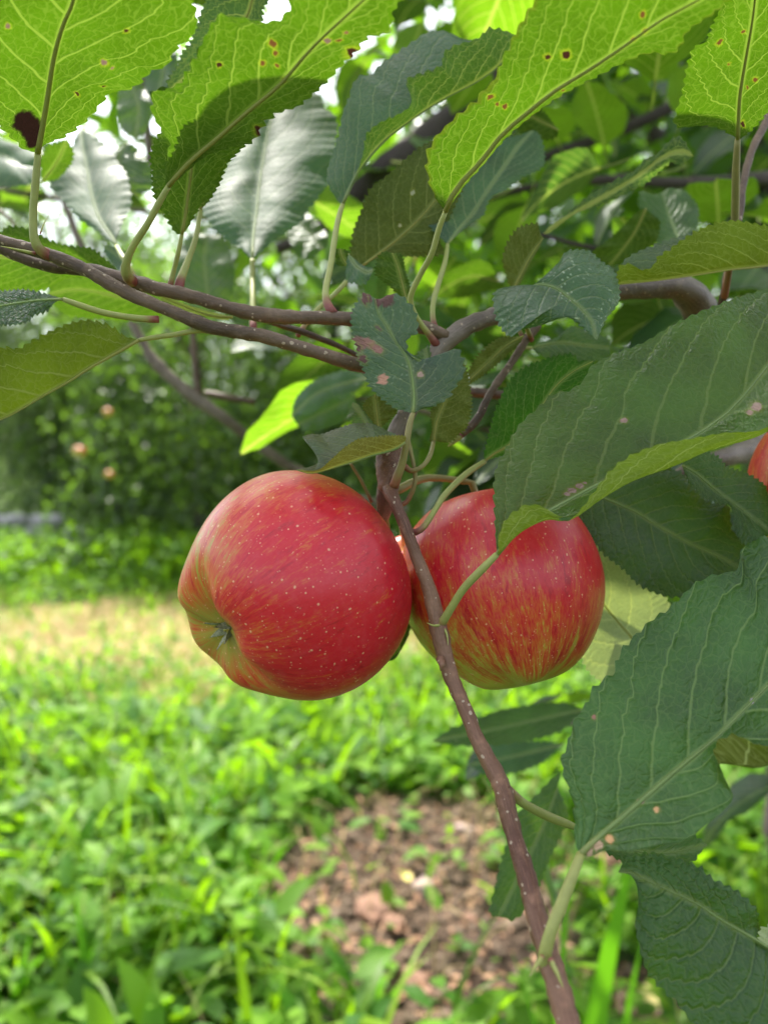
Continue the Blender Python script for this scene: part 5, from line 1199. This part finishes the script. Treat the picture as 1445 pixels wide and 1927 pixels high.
def weed(px, py, size, nl, h, lab, seed):
    X, Y = gp(px, py); r = random.Random(seed); z = gz_at(X, Y)
    t = empty('weed', (X, Y, z), lab, 'weed plant', 'broadleaf weeds on the orchard floor')
    top = Vector((r.uniform(-.02, .02), r.uniform(-.02, .02), h))
    tube('stem', [top * (i / 5) + Vector((0, 0, -.005)) for i in range(6)], [.0014] * 6, M_STEM, t, seg=6)
    for k in range(nl):
        u = .35 + .65 * k / max(1, nl - 1); a = k * 2.3 + seed
        o = bpy.data.objects.new('leaf', WL[k % 4]); COL.objects.link(o); o.parent = t
        o.location = top * u; o.rotation_euler = (r.uniform(-.15, .6), r.uniform(-.3, .3), a); s = size * r.uniform(.7, 1.1) * (1.15 - .3 * u); o.scale = (s, s, s)
for i, (px, py, s, nl, h, lab) in enumerate([
    (455, 1905, .085, 5, .085, 'large oval leaved weed at the bottom edge, biggest leaves of the lush patch'), (560, 1940, .07, 5, .07, 'broad leaved weed at the bottom edge left of the bare soil'),
    (250, 1830, .07, 6, .08, 'leafy weed with grey green leaves left of the largest weed'), (300, 1765, .075, 5, .08, 'weed with a long pointed pale leaf in the lower left weeds'),
    (120, 1800, .06, 6, .07, 'dense low weed near the bottom left corner'), (40, 1700, .06, 6, .07, 'weed at the left edge beside the tall grass stalk'),
    (470, 1760, .055, 5, .07, 'upright oval leaved weed in the middle of the lower weeds'), (620, 1660, .045, 4, .06, 'young weed with two pale round leaves at the left rim of the bare soil'),
    (860, 1795, .045, 4, .045, 'seedling with shiny round leaves alone on the bare soil'), (600, 1790, .055, 5, .08, 'weed at the lower left rim of the bare soil'),
    (700, 1890, .06, 5, .07, 'dark green weed at the bottom edge below the bare soil'), (330, 1900, .065, 6, .06, 'weed at the bottom edge left of the largest one'),
    (180, 1640, .06, 6, .07, 'weed in the left weeds halfway up the lush patch'), (380, 1640, .055, 5, .07, 'weed above the pointed leaved one'), (540, 1560, .055, 5, .08, 'arching weed at the top left rim of the bare soil'),
    (1120, 1800, .045, 6, .05, 'small spreading weed right of the hanging twig'), (1180, 1700, .04, 6, .05, 'small weed below the big right-hand leaf'), (1090, 1720, .04, 5, .05, 'small weed between twig and dark low leaf'),
    (760, 1560, .04, 5, .06, 'small weed at the far rim of the bare soil'), (980, 1850, .035, 4, .04, 'tiny weed close to the left of the twig near the bottom')]):
    weed(px, py, s, nl, h, lab, i * 1.7 + 1)
G_BLADE = foliage_mat('wide_grass_blade', (.05, .16, .015), (.08, .22, .02), (.18, .50, .01), .4, .45, .3)
def grass_plant(px, py, blades_, lab, seed):
    """blades_: (dx, dy, height, lean x, lean y, width)"""
    X, Y = gp(px, py); z = gz_at(X, Y); t = empty('grass_plant', (X, Y, z), lab, 'grass plant', 'tall grass plants')
    for (dx, dy, h, lx, ly, w) in blades_:
        V, F = [], []; n = 9
        for i in range(n + 1):
            u = i / n; c = Vector((dx + lx * u ** 1.7, dy + ly * u ** 1.7, h * (u - .12 * u * u))); ww = w * .5 * (math.sin(math.pi * min(.995, .3 + .7 * u))) + .0003
            for v in (-1, 0, 1): V.append((c.x + ww * v, c.y + .25 * ww * v, c.z - (.25 * ww if v == 0 else 0)))
        for i in range(n):
            for v in range(2): a = i * 3 + v; F.append((a, a + 1, a + 4, a + 3))
        me = mesh('blade', V, F); set_tint(me, [.5 + .3 * math.sin(seed + dx * 90)] * len(V)); link('blade', me, [G_BLADE], t)
grass_plant(1030, 2330, [(.0, 0, .60, .02, -.02, .011), (.02, .0, .50, -.01, .0, .008)], 'two narrow upright grass blades right behind the foot of the hanging twig', 1)
grass_plant(1085, 2260, [(.0, 0, .58, .075, .0, .034), (.05, .03, .40, .05, .02, .014), (-.02, .02, .36, -.06, .02, .010)], 'broad bright green grass blade rising beside the dark low leaf', 2)
grass_plant(165, 1935, [(0, 0, .26, -.015, 0, .010), (.01, .01, .22, -.03, .01, .009), (-.01, 0, .18, .03, 0, .008), (0.0, .02, .15, -.06, 0, .008)], 'tall upright grass stalk in the lower left weeds', 3)
grass_plant(20, 1935, [(0, 0, .13, .05, 0, .013), (.01, .01, .16, .02, .01, .012), (-.01, 0, .12, -.05, 0, .01), (0.0, .02, .15, .08, 0, .011)], 'tuft of yellow green grass in the bottom left corner', 4)
grass_plant(495, 1680, [(0, 0, .17, .01, 0, .008), (.01, .01, .15, .05, .01, .008), (-.01, 0, .14, -.05, 0, .008), (0.0, .02, .15, .09, 0, .009), (0, 0, .13, -.09, 0, .008)], 'arching grass tuft at the left rim of the bare soil', 5)
grass_plant(400, 1560, [(0, 0, .16, .06, 0, .010), (.01, .01, .17, .10, .01, .010), (-.01, 0, .15, -.07, 0, .010), (0.0, .02, .17, -.12, 0, .011), (0, 0, .18, .02, 0, .010)], 'grass tuft with long arching blades above the bare soil at the left', 6)
grass_plant(700, 1960, [(0, 0, .17, .03, 0, .010), (.01, .01, .15, .09, .01, .011), (-.01, 0, .16, -.06, 0, .010), (0.0, .02, .15, -.10, 0, .011)], 'grass tuft with drooping blades at the bottom edge below the soil', 7)
# fallen leaves
M_YEL = foliage_mat('fallen_leaf_yellow', (.62, .52, .16), (.70, .60, .25), (.5, .4, .1), .2, .6, .3)
for (px, py, L, W, rz, lab) in [(1205, 1905, .085, .050, -1.1, 'pale yellow fallen leaf at the bottom edge beside the dark low leaf'), (768, 1672, .035, .024, .2, 'small yellow fallen leaf leaning on the pale pinkish stone')]:
    X, Y = gp(px, py); me = single_leaf(L, W, M_YEL, 'fallen_leaf', .1, .2, seed=px); o = link('fallen_leaf', me, [M_YEL]); o.location = (X, Y, gz_at(X, Y) + .03); o.rotation_euler = (.25, .1, rz); tag(o, lab, 'fallen leaf')

# low wall of flat grey stones far left
t = empty('stone_wall', (-4.15, 7.5, 0), 'low wall of flat grey stones in the far left background', 'wall')
M_ST = simple_mat('grey_stone', (.30, .29, .30), (.48, .46, .47), 12, .85, .01)
for row in range(4):
    xx = -1.0 + .12 * (row % 2)
    while xx < 1.0:
        w = rs.uniform(.22, .42); V, F = lump(1, xx * 7 + row, 1, 2)
        V = [Vector((max(-.9, min(.9, v.x * 1.2)) * w * .5, max(-.85, min(.85, v.y)) * .17, max(-.8, min(.8, v.z)) * .075)) for v in V]
        o = link('stone', mesh('stone', V, F), [M_ST], t); o.location = (xx + w / 2, rs.uniform(-.02, .02), .05 + row * .115); xx += w + .01
print('leaves', NL[0], LEAFN[0])
